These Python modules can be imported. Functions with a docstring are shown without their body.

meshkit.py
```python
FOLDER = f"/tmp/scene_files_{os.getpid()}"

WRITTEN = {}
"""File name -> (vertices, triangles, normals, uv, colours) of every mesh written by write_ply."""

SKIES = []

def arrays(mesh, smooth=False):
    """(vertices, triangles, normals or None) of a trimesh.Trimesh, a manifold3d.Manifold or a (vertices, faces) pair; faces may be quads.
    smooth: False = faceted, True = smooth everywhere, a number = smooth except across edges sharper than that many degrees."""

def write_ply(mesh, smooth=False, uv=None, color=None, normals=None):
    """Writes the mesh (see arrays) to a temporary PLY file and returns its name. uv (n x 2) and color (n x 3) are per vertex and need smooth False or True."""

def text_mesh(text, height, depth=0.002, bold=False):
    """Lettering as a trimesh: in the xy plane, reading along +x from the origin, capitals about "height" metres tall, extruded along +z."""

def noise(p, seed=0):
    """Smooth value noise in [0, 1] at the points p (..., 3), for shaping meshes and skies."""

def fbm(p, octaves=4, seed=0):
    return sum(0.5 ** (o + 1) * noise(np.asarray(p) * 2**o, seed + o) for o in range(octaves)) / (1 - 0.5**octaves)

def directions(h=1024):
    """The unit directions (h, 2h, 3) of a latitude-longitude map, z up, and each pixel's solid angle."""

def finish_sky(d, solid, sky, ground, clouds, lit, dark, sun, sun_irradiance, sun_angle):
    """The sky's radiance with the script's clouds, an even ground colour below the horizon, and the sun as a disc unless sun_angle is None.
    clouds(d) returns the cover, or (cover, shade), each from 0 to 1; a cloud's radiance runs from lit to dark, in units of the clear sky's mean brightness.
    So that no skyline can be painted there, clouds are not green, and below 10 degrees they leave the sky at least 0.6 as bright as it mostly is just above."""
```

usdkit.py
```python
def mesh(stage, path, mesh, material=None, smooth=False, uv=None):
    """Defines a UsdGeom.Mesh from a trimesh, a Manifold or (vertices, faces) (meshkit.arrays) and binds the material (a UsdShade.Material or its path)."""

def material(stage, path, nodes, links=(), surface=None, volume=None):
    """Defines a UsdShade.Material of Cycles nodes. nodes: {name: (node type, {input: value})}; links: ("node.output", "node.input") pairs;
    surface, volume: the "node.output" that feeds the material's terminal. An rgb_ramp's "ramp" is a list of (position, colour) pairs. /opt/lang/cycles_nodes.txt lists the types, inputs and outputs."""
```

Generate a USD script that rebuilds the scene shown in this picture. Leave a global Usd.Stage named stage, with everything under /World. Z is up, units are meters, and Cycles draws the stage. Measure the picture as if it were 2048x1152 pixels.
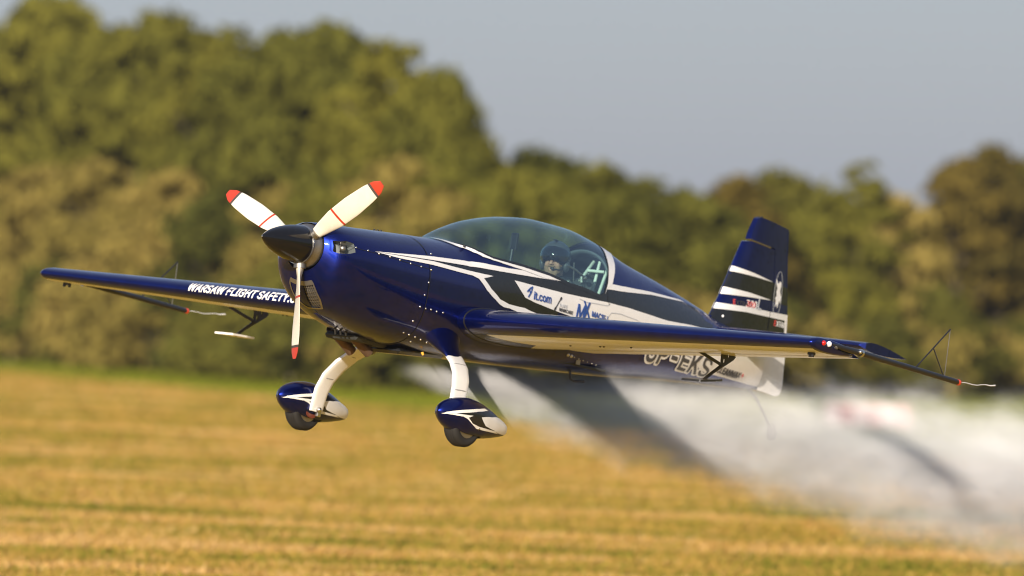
import math, random
import numpy as np, trimesh, manifold3d, shapely, usdkit, meshkit
from shapely.geometry import Polygon, LineString, box as rect, Point
from shapely import affinity
from scipy.interpolate import PchipInterpolator
from pxr import Usd, UsdGeom, UsdLux, UsdShade, Gf, Sdf, Vt

stage = Usd.Stage.CreateInMemory()
UsdGeom.SetStageUpAxis(stage, UsdGeom.Tokens.z)
UsdGeom.SetStageMetersPerUnit(stage, 1.0)
UsdGeom.Xform.Define(stage, '/World'); UsdGeom.Scope.Define(stage, '/World/Looks')
rng = np.random.default_rng(7)

# ---------------------------------------------------------------- camera, sky, sun, exposure
EYE = 3.2
SUN_AZ, SUN_EL = math.radians(196.0), math.radians(21.0)     # azimuth from +y towards +x: behind the camera, to its left
to_sun = np.array([math.sin(SUN_AZ) * math.cos(SUN_EL), math.cos(SUN_AZ) * math.cos(SUN_EL), math.sin(SUN_EL)])
cam = UsdGeom.Camera.Define(stage, '/World/camera')
cam.AddTranslateOp().Set((0, 0, EYE)); cam.AddRotateXOp().Set(90.0)
cam.CreateHorizontalApertureAttr(36.0); cam.CreateVerticalApertureAttr(20.25)
cam.CreateFocalLengthAttr(271.52); cam.CreateFStopAttr(1.6); cam.CreateFocusDistanceAttr(59.3)
cam.CreateClippingRangeAttr((0.5, 20000.0))
cam.CreateExposureAttr(0.88)

sky = UsdLux.DomeLight.Define(stage, '/World/sky')
sky_mat = usdkit.material(stage, '/World/Looks/sky_look', {
    't': ('sky_texture', {'sky_type': 'single_scattering', 'sun_disc': False, 'sun_elevation': SUN_EL, 'sun_rotation': SUN_AZ,
                          'altitude': 100.0, 'air_density': 1.0, 'aerosol_density': 1.2, 'ozone_density': 1.0}),
    'x': ('mix', {'mix_type': 'mix', 'fac': .78, 'color2': (1.33, 1.56, 2.30)}), 'b': ('background_shader', {'strength': 0.10})}, [('t.color', 'x.color1'), ('x.color', 'b.color')], surface='b.background')
UsdShade.MaterialBindingAPI.Apply(sky.GetPrim()).Bind(sky_mat)
for k, v in (('label', 'pale grey-blue hazy evening sky'), ('category', 'sky'), ('kind', 'structure')): sky.GetPrim().SetCustomDataByKey(k, v)
sun = UsdLux.DistantLight.Define(stage, '/World/sun')
sun.CreateNormalizeAttr(True); sun.CreateIntensityAttr(1.1); sun.CreateAngleAttr(0.55); sun.CreateColorAttr((1.0, 0.88, 0.74))
_x = np.cross([0, 0, 1], to_sun); _x /= np.linalg.norm(_x); _y = np.cross(to_sun, _x)
sun.AddTransformOp().Set(Gf.Matrix4d(*_x, 0, *_y, 0, *to_sun, 0, 0, 0, 30, 1))

# ---------------------------------------------------------------- helpers
used = {}
def numbered(path):
    n = used.get(path, 0); used[path] = n + 1
    return path if n == 0 else f'{path}_{n:03d}'
def tag(o, label=None, cat=None, group=None, kind=None):
    p = o.GetPrim() if hasattr(o, 'GetPrim') else o
    for k, v in (('label', label), ('category', cat), ('group', group), ('kind', kind)):
        if v: p.SetCustomDataByKey(k, v)
    return o
def path_of(parent): return '/World' if parent is None else str(parent.GetPath())
def xform(name, parent=None):
    return UsdGeom.Xform.Define(stage, numbered(path_of(parent) + '/' + name))
def put(name, mesh, mat, parent=None, smooth=35):
    """A mesh of the scene from a trimesh, Manifold or (V, F[, N])."""
    p = numbered(path_of(parent) + '/' + name)
    if isinstance(mesh, tuple) and len(mesh) == 3:
        m = usdkit.mesh(stage, p, mesh[:2], LOOK[mat], smooth=False)
        m.CreateNormalsAttr(Vt.Vec3fArray.FromNumpy(np.asarray(mesh[2], np.float32))); m.SetNormalsInterpolation('vertex')
        return m
    return usdkit.mesh(stage, p, mesh, LOOK[mat], smooth=smooth)
def cat(*ms):
    return trimesh.util.concatenate([m for m in ms])
def tube(points, radii, n=10, cap=True):
    P = np.asarray(points, float); r = np.broadcast_to(np.asarray(radii, float), (len(P),))
    T = np.gradient(P, axis=0); T /= np.linalg.norm(T, axis=1, keepdims=True)
    a = np.array([0, 0, 1.0]) if abs(T[0][2]) < .9 else np.array([1.0, 0, 0])
    V = []
    for p, t, q in zip(P, T, r):
        x = np.cross(a, t); x /= np.linalg.norm(x); y = np.cross(t, x); a = y
        g = np.linspace(0, 2 * np.pi, n, endpoint=False)
        V.append(p + q * (np.cos(g)[:, None] * x + np.sin(g)[:, None] * y))
    V = np.vstack(V); F = []
    for i in range(len(P) - 1):
        for j in range(n):
            k = (j + 1) % n
            F += [[i * n + j, i * n + k, (i + 1) * n + k], [i * n + j, (i + 1) * n + k, (i + 1) * n + j]]
    if cap:
        V = np.vstack([V, P[0], P[-1]]); c = len(V) - 2
        for j in range(n):
            k = (j + 1) % n
            F += [[c, k, j], [c + 1, (len(P) - 1) * n + j, (len(P) - 1) * n + k]]
    m = trimesh.Trimesh(V, F, process=False)
    return m
def sweep(rings):
    """Closed skin through rings of equal point count, capped."""
    R = np.asarray(rings, float); k, n, _ = R.shape
    V = np.vstack([R.reshape(-1, 3), R[0].mean(0), R[-1].mean(0)]); F = []
    for i in range(k - 1):
        for j in range(n):
            q = (j + 1) % n
            F += [[i * n + j, i * n + q, (i + 1) * n + q], [i * n + j, (i + 1) * n + q, (i + 1) * n + j]]
    c = k * n
    for j in range(n):
        q = (j + 1) % n
        F += [[c, q, j], [c + 1, (k - 1) * n + j, (k - 1) * n + q]]
    m = trimesh.Trimesh(V, F, process=False); m.fix_normals()
    return m
def bx(size, at=(0, 0, 0), bevel=.004, rot=None):
    s = np.asarray(size, float) / 2; b = min(bevel, s.min() * .9)
    pts = [np.array([x, y, z]) * s - np.array([x * (k != 0), y * (k != 1), z * (k != 2)]) * b for x in (-1, 1) for y in (-1, 1) for z in (-1, 1) for k in range(3)]
    m = trimesh.convex.convex_hull(np.array(pts))
    if rot is not None: m.apply_transform(trimesh.transformations.euler_matrix(*rot))
    m.apply_translation(at)
    return m
def ball(r, at, sub=2, squash=(1, 1, 1)):
    m = trimesh.creation.icosphere(sub, r); m.apply_scale(squash); m.apply_translation(at); return m
def flip(P):                                               # (s, Y, Z) -> body axes x forward
    return np.asarray(P, float) * np.array([-1, 1, 1.])
def body(m):                                               # trimesh in (s, Y, Z) -> body axes
    m = m.copy(); m.vertices = flip(m.vertices); m.invert(); return m
def mirror(m):
    if isinstance(m, tuple):
        k = np.array([1, -1, 1.]); return (m[0] * k, m[1][:, ::-1], m[2] * k)
    m = m.copy(); m.vertices = m.vertices * np.array([1, -1, 1.]); m.invert(); return m
def flat(poly, du, dv):
    """Triangles of a planar polygon cut by a du x dv grid: (vertices, faces)."""
    x0, y0, x1, y1 = poly.bounds
    xs = np.linspace(x0, x1, max(1, math.ceil((x1 - x0) / du)) + 1); ys = np.linspace(y0, y1, max(1, math.ceil((y1 - y0) / dv)) + 1)
    shapely.prepare(poly)
    cells = [(a, c, b, d) for a, b in zip(xs[:-1], xs[1:]) for c, d in zip(ys[:-1], ys[1:])]
    B = np.array(cells); boxes = shapely.box(B[:, 0], B[:, 1], B[:, 2], B[:, 3])
    inside, touch = shapely.contains_properly(poly, boxes), shapely.intersects(poly, boxes)
    V, F, idx = [], [], {}
    def vid(p):
        k = (round(p[0], 6), round(p[1], 6))
        if k not in idx: idx[k] = len(V); V.append(k)
        return idx[k]
    for (a, c, b, d), i, t, bo in zip(cells, inside, touch, boxes):
        if i:
            q = [vid(p) for p in ((a, c), (b, c), (b, d), (a, d))]; F += [[q[0], q[1], q[2]], [q[0], q[2], q[3]]]
        elif t:
            g = poly.intersection(bo)
            for h in getattr(g, 'geoms', [g]):
                if h.geom_type != 'Polygon' or h.area < 1e-9: continue
                v, f = trimesh.creation.triangulate_polygon(h, engine='earcut')
                ids = [vid(p) for p in v]; F += [[ids[k] for k in tri] for tri in f]
    F = [f for f in F if len(set(f)) == 3]
    return np.array(V), np.array(F)
def orient(P, F, N):
    g = np.cross(P[F[:, 1]] - P[F[:, 0]], P[F[:, 2]] - P[F[:, 0]])
    bad = (g * N[F].mean(1)).sum(-1) < 0
    F = F.copy(); F[bad] = F[bad][:, ::-1]
    return P, F, N
def patch(loft, poly, off=0.0, du=.06, dv=.03, inward=False):
    V, F = flat(poly, du, dv)
    P, N = loft(V[:, 0], V[:, 1], off)
    P, N = flip(P), flip(N)
    if inward: N = -N
    return orient(P, F, N)
def join(*ms):
    V, F, N, k = [], [], [], 0
    for v, f, n in ms: V.append(v); F.append(f + k); N.append(n); k += len(v)
    return np.vstack(V), np.vstack(F), np.vstack(N)
def lettering(text, h, depth=.0015, bold=True, slant=0.0, width=1.0):
    m = meshkit.text_mesh(text, h, depth, bold); v = m.vertices.copy()
    v[:, 0] = v[:, 0] * width + slant * v[:, 1]; m.vertices = v
    return m
def bend(m, f):
    """Moves the vertices of lettering (x along, y up, z out) with f(x, y, z) -> (s, Y, Z)."""
    m = m.copy(); v = m.vertices; m.vertices = flip(f(v[:, 0], v[:, 1], v[:, 2])); m.fix_normals(); return m

# ---------------------------------------------------------------- materials
LOOK = {}
def look(name, nodes, links=(), surface='p.BSDF', volume=None):
    LOOK[name] = usdkit.material(stage, '/World/Looks/' + name, nodes, links, surface=surface, volume=volume)
def plain(name, color, rough=.5, metal=0.0, coat=0.0, spec=.5, grain=.06, scale=9.0, **kw):
    """Principled paint or metal whose colour and roughness vary a little, as dust and handling do."""
    look(name, {'c': ('texture_coordinate', {}), 'n': ('noise_texture', {'scale': scale, 'detail': 5.0, 'roughness': .6}),
                'r': ('rgb_ramp', {'ramp': [(.3, tuple(x * (1 - grain) for x in color)), (.7, tuple(min(1, x * (1 + grain)) for x in color))]}),
                'q': ('map_range', {'from_min': .3, 'from_max': .7, 'to_min': max(.02, rough * .85), 'to_max': rough * 1.2}),
                'p': ('principled_bsdf', {'metallic': metal, 'coat_weight': coat, 'coat_roughness': .03, 'specular_ior_level': spec, **kw})},
         [('c.object', 'n.vector'), ('n.fac', 'r.fac'), ('r.color', 'p.base_color'), ('n.fac', 'q.value'), ('q.result', 'p.roughness')])
plain('blue_paint', (.0014, .0088, .118), .36, metal=.85, coat=.7, spec=.2)
plain('black_paint', (.009, .010, .012), .3, coat=.5, spec=.3)
plain('white_paint', (.80, .79, .77), .32, coat=.6, grain=.02)
plain('white_wing', (.79, .79, .80), .4, coat=.3, grain=.04)
plain('letter_grey', (.055, .055, .06), .45)
plain('letter_white', (.82, .82, .80), .45, grain=.02)
plain('letter_black', (.012, .012, .014), .45)
plain('letter_blue', (.02, .07, .28), .45)
plain('letter_red', (.62, .06, .05), .45)
plain('letter_pale', (.45, .47, .50), .45)
plain('spinner_black', (.005, .005, .006), .16, coat=.25, spec=.3)
plain('blade_cream', (.62, .58, .49), .35, coat=.3)
plain('blade_red', (.40, .035, .015), .4, coat=.2)
plain('blade_dark', (.05, .04, .035), .5)
plain('steel', (.58, .57, .55), .28, metal=1.0)
plain('dull_metal', (.35, .33, .30), .45, metal=1.0)
plain('rust_metal', (.16, .10, .065), .55, metal=.7, grain=.25)
plain('rubber', (.013, .012, .011), .8, grain=.2)
plain('carbon_black', (.010, .010, .011), .45, coat=.2)
plain('cockpit_dark', (.030, .034, .036), .7)
plain('cockpit_grey', (.10, .115, .12), .6)
plain('tube_pale', (.66, .68, .58), .45)
plain('cap_red', (.80, .07, .02), .4)
plain('lamp_red', (.45, .01, .01), .12, coat=1.0)
plain('lamp_clear', (.75, .75, .78), .1, coat=1.0)
plain('amber', (.75, .38, .05), .3)
plain('brake_red', (.16, .035, .02), .5)
plain('mesh_grey', (.10, .095, .085), .6, metal=.5, grain=.5, scale=120.0)
plain('skin', (.44, .23, .16), .5, subsurface_weight=.1)
plain('beard', (.20, .11, .06), .8, grain=.3, scale=60.0)
plain('helmet', (.055, .058, .062), .4, coat=.3)
plain('visor', (.004, .004, .005), .06, coat=1.0)
plain('suit', (.020, .022, .026), .85, grain=.2)
plain('strap', (.16, .17, .15), .7)
plain('patch_red', (.55, .04, .04), .6)
look('canopy_glass', {'t': ('transparent_bsdf', {'color': (.68, .88, .87)}), 'g': ('glossy_bsdf', {'color': (.82, .97, 1), 'roughness': .01}),
                      'w': ('layer_weight', {'blend': .5}), 'f': ('math', {'math_type': 'power', 'value2': 4.0}), 'f2': ('math', {'math_type': 'multiply_add', 'value2': .85, 'value3': .13}), 'm': ('mix_closure', {})},
     [('w.facing', 'f.value1'), ('f.value', 'f2.value1'), ('f2.value', 'm.fac'), ('t.BSDF', 'm.closure1'), ('g.BSDF', 'm.closure2')], surface='m.closure')
plain('grey_strip', (.30, .30, .30), .6)
# ---------------------------------------------------------------- surfaces of the airplane (body axes: s aft of the spinner tip, Y to port, Z up)
def cubic(xs, ys):
    g = PchipInterpolator(np.array(xs, float), np.array(ys, float), extrapolate=True)
    return lambda x: g(np.clip(x, xs[0], xs[-1]))

HULL = np.array([
 # s,    top,   bottom, half width, widest level, upper and lower exponent
 [.580, .185, -.200, .195, -.005, 2.0, 2.0], [.600, .190, -.260, .255, -.02, 2.1, 2.1], [.640, .194, -.340, .315, -.04, 2.2, 2.2],
 [.700, .198, -.410, .352, -.05, 2.3, 2.3], [.800, .204, -.475, .385, -.07, 2.35, 2.4], [1.00, .214, -.545, .415, -.09, 2.4, 2.5],
 [1.25, .228, -.600, .435, -.11, 2.4, 2.6], [1.62, .250, -.640, .448, -.13, 2.4, 2.8], [2.05, .273, -.656, .445, -.14, 2.35, 2.9],
 [2.15, .284, -.656, .443, -.14, 2.3, 2.9], [2.33, .389, -.652, .437, -.15, 2.2, 3.0], [2.57, .488, -.645, .430, -.15, 2.15, 3.0],
 [2.95, .571, -.625, .420, -.15, 2.1, 3.0], [3.34, .607, -.603, .410, -.15, 2.1, 3.0], [3.74, .599, -.578, .395, -.15, 2.1, 3.0],
 [4.02, .561, -.560, .382, -.15, 2.1, 3.0], [4.31, .494, -.542, .365, -.15, 2.1, 2.9], [4.51, .440, -.527, .352, -.15, 2.1, 2.8],
 [5.03, .345, -.478, .308, -.15, 2.0, 2.6], [5.69, .205, -.432, .240, -.16, 2.0, 2.5], [5.90, .150, -.420, .216, -.16, 2.0, 2.4],
 [6.20, .110, -.402, .172, -.16, 2.0, 2.3], [6.50, .085, -.382, .120, -.16, 2.0, 2.2], [6.62, .075, -.372, .095, -.16, 2.0, 2.1]])
PANT = np.array([
 [0.000, .004, -.004, .003, 0, 2, 2], [.010, .036, -.034, .030, 0, 2, 2], [.040, .066, -.066, .056, 0, 2, 2], [.100, .098, -.104, .083, 0, 2.1, 2.1],
 [.200, .128, -.142, .106, 0, 2.2, 2.2], [.330, .142, -.165, .116, 0, 2.3, 2.4], [.460, .128, -.165, .112, -.01, 2.3, 2.5], [.600, .088, -.150, .096, -.02, 2.3, 2.5],
 [.740, .036, -.124, .070, -.03, 2.2, 2.4], [.820, .006, -.106, .050, -.042, 2.2, 2.2], [.855, -.014, -.092, .036, -.05, 2, 2], [.868, -.040, -.068, .010, -.053, 2, 2]])
US = .4                                                     # metres per radian of the unrolled section

class Loft:
    def __init__(self, table, origin=(0, 0, 0), scale=US):
        self.c = [cubic(table[:, 0], table[:, k]) for k in range(1, 7)]
        self.o, self.k = np.array(origin, float), scale
    def raw(self, s, u):
        s, th = np.asarray(s, float), np.asarray(u, float) / self.k
        zt, zb, w, zm, nt, nb = (c(s) for c in self.c)
        c, q = np.cos(th), np.sin(th)
        up = q >= 0
        n = np.where(up, nt, nb)
        y = w * np.sign(c) * np.abs(c) ** (2 / n)
        z = zm + np.where(up, zt - zm, zm - zb) * np.sign(q) * np.abs(q) ** (2 / n)
        return np.stack([s + self.o[0], y + self.o[1], z + self.o[2]], -1)
    def __call__(self, s, u, off=0.0):
        e = 2e-3
        p = self.raw(s, u)
        ds = self.raw(np.asarray(s) + e, u) - self.raw(np.asarray(s) - e, u)
        du = self.raw(s, np.asarray(u) + e) - self.raw(s, np.asarray(u) - e)
        n = np.cross(ds, du)                                  # in (s, Y, Z): outward for rising s and u after the flip to x = -s
        n /= np.maximum(np.linalg.norm(n, axis=-1, keepdims=True), 1e-12)
        mid = np.array([0, self.o[1], 0]) + np.stack([p[..., 0], 0 * p[..., 0], self.c[3](s) + self.o[2]], -1)
        flip = np.sign(((p - mid) * n)[..., 1:].sum(-1, keepdims=True))
        n = n * np.where(flip == 0, 1, flip)
        return p + n * off, n
hull = Loft(HULL)
pant = Loft(PANT, (1.485, .82, -1.125), .12)
DECAL = {
 'glass_edge': [(1.936,0.517),(2.098,0.545),(2.196,0.464),(2.252,0.348),(2.309,0.293),(2.384,0.254),(2.468,0.224),(2.563,0.208),(2.662,0.197),(2.763,0.188),(2.865,0.181),(2.975,0.172),(3.086,0.164),(3.198,0.157),(3.327,0.145),(3.487,0.132),(3.664,0.128),(3.843,0.118),(3.934,0.116),(3.981,0.138),(4.034,0.202),(4.077,0.269),(4.1,0.328),(4.103,0.39),(4.043,0.413)],
 'upper_stripe': [(0.956,0.136),(1.048,0.15),(1.144,0.164),(1.242,0.177),(1.341,0.189),(1.442,0.2),(1.544,0.21),(1.649,0.219),(1.759,0.226),(1.87,0.233),(1.982,0.239),(2.094,0.243),(2.2,0.236),(2.296,0.211),(2.411,0.19),(2.531,0.176),(2.655,0.168),(2.848,0.165),(2.995,0.152),(3.142,0.141),(3.354,0.14),(3.142,0.14),(3.019,0.14),(2.896,0.141),(2.773,0.142),(2.652,0.145),(2.537,0.149),(2.425,0.158),(2.315,0.171),(2.215,0.19),(2.11,0.199),(2.002,0.197),(1.894,0.194),(1.787,0.189),(1.68,0.185),(1.572,0.18),(1.467,0.175),(1.363,0.169),(1.261,0.162),(1.157,0.154),(1.055,0.145)],
 'lower_stripe': [(0.961,0.134),(1.058,0.142),(1.158,0.15),(1.26,0.156),(1.362,0.162),(1.464,0.167),(1.569,0.171),(1.677,0.175),(1.788,0.171),(1.901,0.167),(2.037,0.163),(2.174,0.157),(2.308,0.136),(2.444,0.122),(2.318,0.109),(2.422,0.053),(2.555,0.012),(2.675,0.001),(2.788,-0.0),(2.901,-0.0),(3.023,-0.003),(3.146,-0.007),(2.983,-0.018),(2.839,-0.012),(2.696,-0.006),(2.615,-0.006),(2.521,-0.0),(2.441,0.018),(2.363,0.044),(2.252,0.105),(2.168,0.126),(2.029,0.13),(1.893,0.134),(1.773,0.137),(1.655,0.14),(1.552,0.139),(1.451,0.137),(1.352,0.134),(1.254,0.131),(1.154,0.132),(1.056,0.133)],
 'black_fore': [(1.679,0.183),(1.786,0.187),(1.894,0.192),(2.002,0.196),(2.11,0.198),(2.215,0.19),(2.315,0.171),(2.425,0.158),(2.537,0.149),(2.652,0.145),(2.773,0.142),(2.896,0.141),(3.019,0.14),(3.142,0.14),(3.354,0.14),(3.508,0.133),(3.664,0.127),(3.798,0.119),(3.934,0.114),(3.995,0.139),(4.012,0.166),(4.217,0.186),(4.212,0.109),(4.026,0.105),(3.895,0.1),(3.766,0.098),(3.638,0.096),(3.511,0.095),(3.385,0.094),(3.228,0.096),(3.073,0.1),(2.957,0.103),(2.842,0.107),(2.727,0.111),(2.803,0.075),(2.883,0.042),(3.017,0.03),(3.128,0.024),(3.24,0.018),(3.353,0.013),(3.32,-0.011),(3.215,-0.007),(3.11,-0.004),(3.005,-0.002),(2.901,-0.0),(2.788,-0.0),(2.676,-0.0),(2.555,0.012),(2.422,0.053),(2.318,0.109),(2.444,0.122),(2.308,0.136),(2.174,0.157),(2.037,0.163),(1.901,0.167),(1.789,0.175)],
 'black_aft': [(4.217,0.184),(4.342,0.201),(4.471,0.222),(4.604,0.244),(4.741,0.269),(4.914,0.295),(5.091,0.327),(5.281,0.374),(5.511,0.407),(5.554,0.341),(5.613,0.289),(5.729,0.289),(5.701,0.212),(5.508,0.187),(5.318,0.168),(5.135,0.146),(4.957,0.131),(4.836,0.127),(4.715,0.124),(4.595,0.121),(4.478,0.118),(4.362,0.116),(4.212,0.109)],
 'aft_stripe': [(4.086,0.204),(4.237,0.219),(4.393,0.24),(4.554,0.265),(4.721,0.291),(4.891,0.315),(5.065,0.343),(5.248,0.383),(5.321,0.385),(5.165,0.343),(5.02,0.314),(4.88,0.291),(4.742,0.271),(4.604,0.246),(4.472,0.224),(4.342,0.202),(4.217,0.186),(4.012,0.167)],
 'side_panel': [(2.727,0.111),(2.842,0.107),(2.957,0.103),(3.073,0.1),(3.228,0.096),(3.385,0.094),(3.511,0.095),(3.638,0.096),(3.766,0.098),(3.895,0.1),(4.026,0.105),(4.193,0.109),(4.362,0.116),(4.478,0.118),(4.595,0.121),(4.715,0.124),(4.836,0.127),(4.957,0.131),(5.135,0.146),(5.318,0.168),(5.508,0.187),(5.701,0.212),(5.832,0.228),(5.963,0.238),(6.095,0.243),(6.227,0.244),(6.36,0.242),(6.617,0.242),(6.617,0.0),(6.617,-0.2),(6.617,-0.395),(6.494,-0.367),(6.304,-0.326),(6.117,-0.295),(5.935,-0.268),(5.768,-0.246),(5.582,-0.216),(5.397,-0.076),(5.245,-0.066),(5.094,-0.055),(4.946,-0.044),(4.816,-0.036),(4.688,-0.028),(4.562,-0.022),(4.437,-0.017),(4.314,-0.012),(4.193,-0.009),(4.072,-0.006),(3.952,-0.004),(3.83,-0.001),(3.71,0.0),(3.59,0.004),(3.471,0.009),(3.353,0.013),(3.24,0.018),(3.128,0.024),(3.017,0.03),(2.883,0.042),(2.803,0.075)],
 'frame_outer': [(1.908,0.48),(2.005,0.464),(2.102,0.445),(2.195,0.376),(2.257,0.304),(2.344,0.248),(2.464,0.214),(2.594,0.192),(2.72,0.177),(2.848,0.167),(2.995,0.154),(3.142,0.142),(3.334,0.141)],
 'rear_outer': [(4.059,0.431),(4.174,0.427),(4.192,0.362),(4.169,0.288),(4.102,0.207),(4.012,0.166)],
 'inlet': [(0.585,0.156),(0.681,0.183),(0.726,0.157),(0.71,0.059),(0.671,0.033),(0.596,-0.009),(0.582,-0.003)],
 'cooler': [(0.589,-0.773),(0.586,-0.503),(0.638,-0.509),(0.694,-0.532),(0.7,-0.631),(0.672,-0.662)],
 'seam': [(1.771,0.377),(1.662,0.187),(1.642,0.077),(1.631,0.015),(1.627,-0.014),(1.6,-0.088),(1.59,-0.137),(1.589,-0.194),(1.57,-0.282),(1.555,-0.347)],
 'screws': [(0.767,0.129),(0.89,0.131),(1.009,0.122),(1.135,0.121),(1.252,0.116),(1.377,0.108),(1.505,0.104),(1.677,0.25),(1.63,0.095),(1.608,0.006),(1.582,-0.038),(1.558,-0.104),(1.54,-0.214),(1.629,-0.104),(1.698,-0.1),(1.77,-0.101),(1.852,-0.096),(1.527,-0.338),(1.597,-0.339),(1.68,-0.345),(1.759,-0.354),(1.849,-0.367),(1.692,-0.411)],
 'latch': [(2.177,0.418),(2.217,0.366)],
 'texts': [(2.899,0.059),(3.118,0.053),(3.326,0.045),(3.448,0.037),(3.647,0.032),(3.79,0.03),(4.746,-0.212),(5.706,-0.351),(5.819,-0.189),(6.279,-0.242),(5.938,-0.213),(6.227,-0.26),(3.752,-0.004)],
 'plate': [(3.78,-0.266),(3.852,-0.376),(3.651,-0.233)],
 'hatch': [(4.044,0.027),(4.085,0.06),(4.217,0.07),(4.459,0.066)],
}
PANT_DECAL = {
 'upper': [(0.008,-0.058),(0.04,-0.003),(0.084,0.014),(0.137,0.024),(0.19,0.03),(0.248,0.035),(0.311,0.042),(0.382,0.054),(0.464,0.077),(0.512,0.071),(0.418,0.043),(0.337,0.026),(0.265,0.017),(0.188,0.009),(0.12,-0.001),(0.075,-0.007),(0.036,-0.02)],
 'lower': [(0.009,-0.062),(0.037,-0.022),(0.075,-0.009),(0.121,-0.002),(0.177,-0.0),(0.24,0.001),(0.307,0.002),(0.255,-0.009),(0.315,-0.034),(0.398,-0.041),(0.473,-0.04),(0.557,-0.043),(0.646,-0.048),(0.704,-0.074),(0.61,-0.062),(0.526,-0.058),(0.449,-0.057),(0.378,-0.059),(0.307,-0.037),(0.247,-0.018),(0.193,-0.011),(0.14,-0.014),(0.091,-0.017),(0.044,-0.027)],
 'black': [(0.125,-0.001),(0.191,0.008),(0.265,0.017),(0.337,0.025),(0.418,0.042),(0.512,0.07),(0.589,0.073),(0.678,0.088),(0.57,0.038),(0.486,0.019),(0.414,0.007),(0.487,-0.027),(0.563,-0.034),(0.645,-0.046),(0.556,-0.041),(0.473,-0.039),(0.398,-0.04),(0.314,-0.033),(0.255,-0.009),(0.307,0.003),(0.242,0.002),(0.18,0.0)],
 'tail': [(0.414,0.006),(0.57,0.036),(0.66,0.07),(0.74,0.1),(0.8675,0.12),(0.8675,-0.11),(0.718,-0.072),(0.627,-0.043),(0.486,-0.025)],
}
# ---------------------------------------------------------------- the airplane
BODY = np.array([[-0.61028008, 0.78011794, 0.13774697], [-0.78037647, -0.62193624, 0.06486816], [0.13627465, -0.06790675, 0.98834098]])
SPOT = np.array([-1.9734, 60.0, .4103 + EYE])
def seat_in_air(x):
    x.AddTransformOp().Set(Gf.Matrix4d(*BODY[:, 0], 0, *BODY[:, 1], 0, *BODY[:, 2], 0, *SPOT, 1)); return x
air = tag(seat_in_air(xform('aerobatic_airplane')), 'dark blue, black and white low-wing aerobatic airplane flying low over the field', 'airplane')
TOPU = US * math.pi
def mirror_u(pts): return [(s, TOPU - u) for s, u in pts]
def P2(pts): return Polygon(pts).buffer(0)
def sides(fn, pts):                                      # the same marking on both flanks
    return join(fn(P2(pts)), fn(P2(mirror_u(pts))))

# ---- skin: cowling, fuselage, canopy
glass_side = [(2.10, TOPU / 2), (2.103, .56), (2.13, .50), (2.185, .43)] + DECAL['glass_edge'][3:21] + [(4.085, .30), (4.115, .40), (4.15, .5), (4.17, TOPU / 2)]
glass = P2(glass_side + [(s, TOPU - u) for s, u in reversed(glass_side[1:-1])])
inlet = [(.612, .145), (.69, .175), (.745, .165), (.75, .07), (.70, .035), (.612, .005)]
inlets = [P2(inlet).buffer(.012).buffer(-.004), P2(mirror_u(inlet)).buffer(.012).buffer(-.004)]
cooler_hole = P2([(.622, -.80), (.622, -.50), (.70, -.515), (.775, -.56), (.775, -.66), (.70, -.74)]).buffer(.012)
ring = lambda a, b: rect(a, -TOPU / 2 + .001, b, TOPU * 1.5 - .001)
cowl_poly = ring(.58, 1.615)
for h in inlets + [cooler_hole]: cowl_poly = cowl_poly.difference(h)
cowl = put('cowling', patch(hull, cowl_poly, 0, .04, .03), 'blue_paint', air)
fuse = put('fuselage', patch(hull, ring(1.619, 6.62).difference(glass), 0, .05, .03), 'blue_paint', air)
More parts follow.
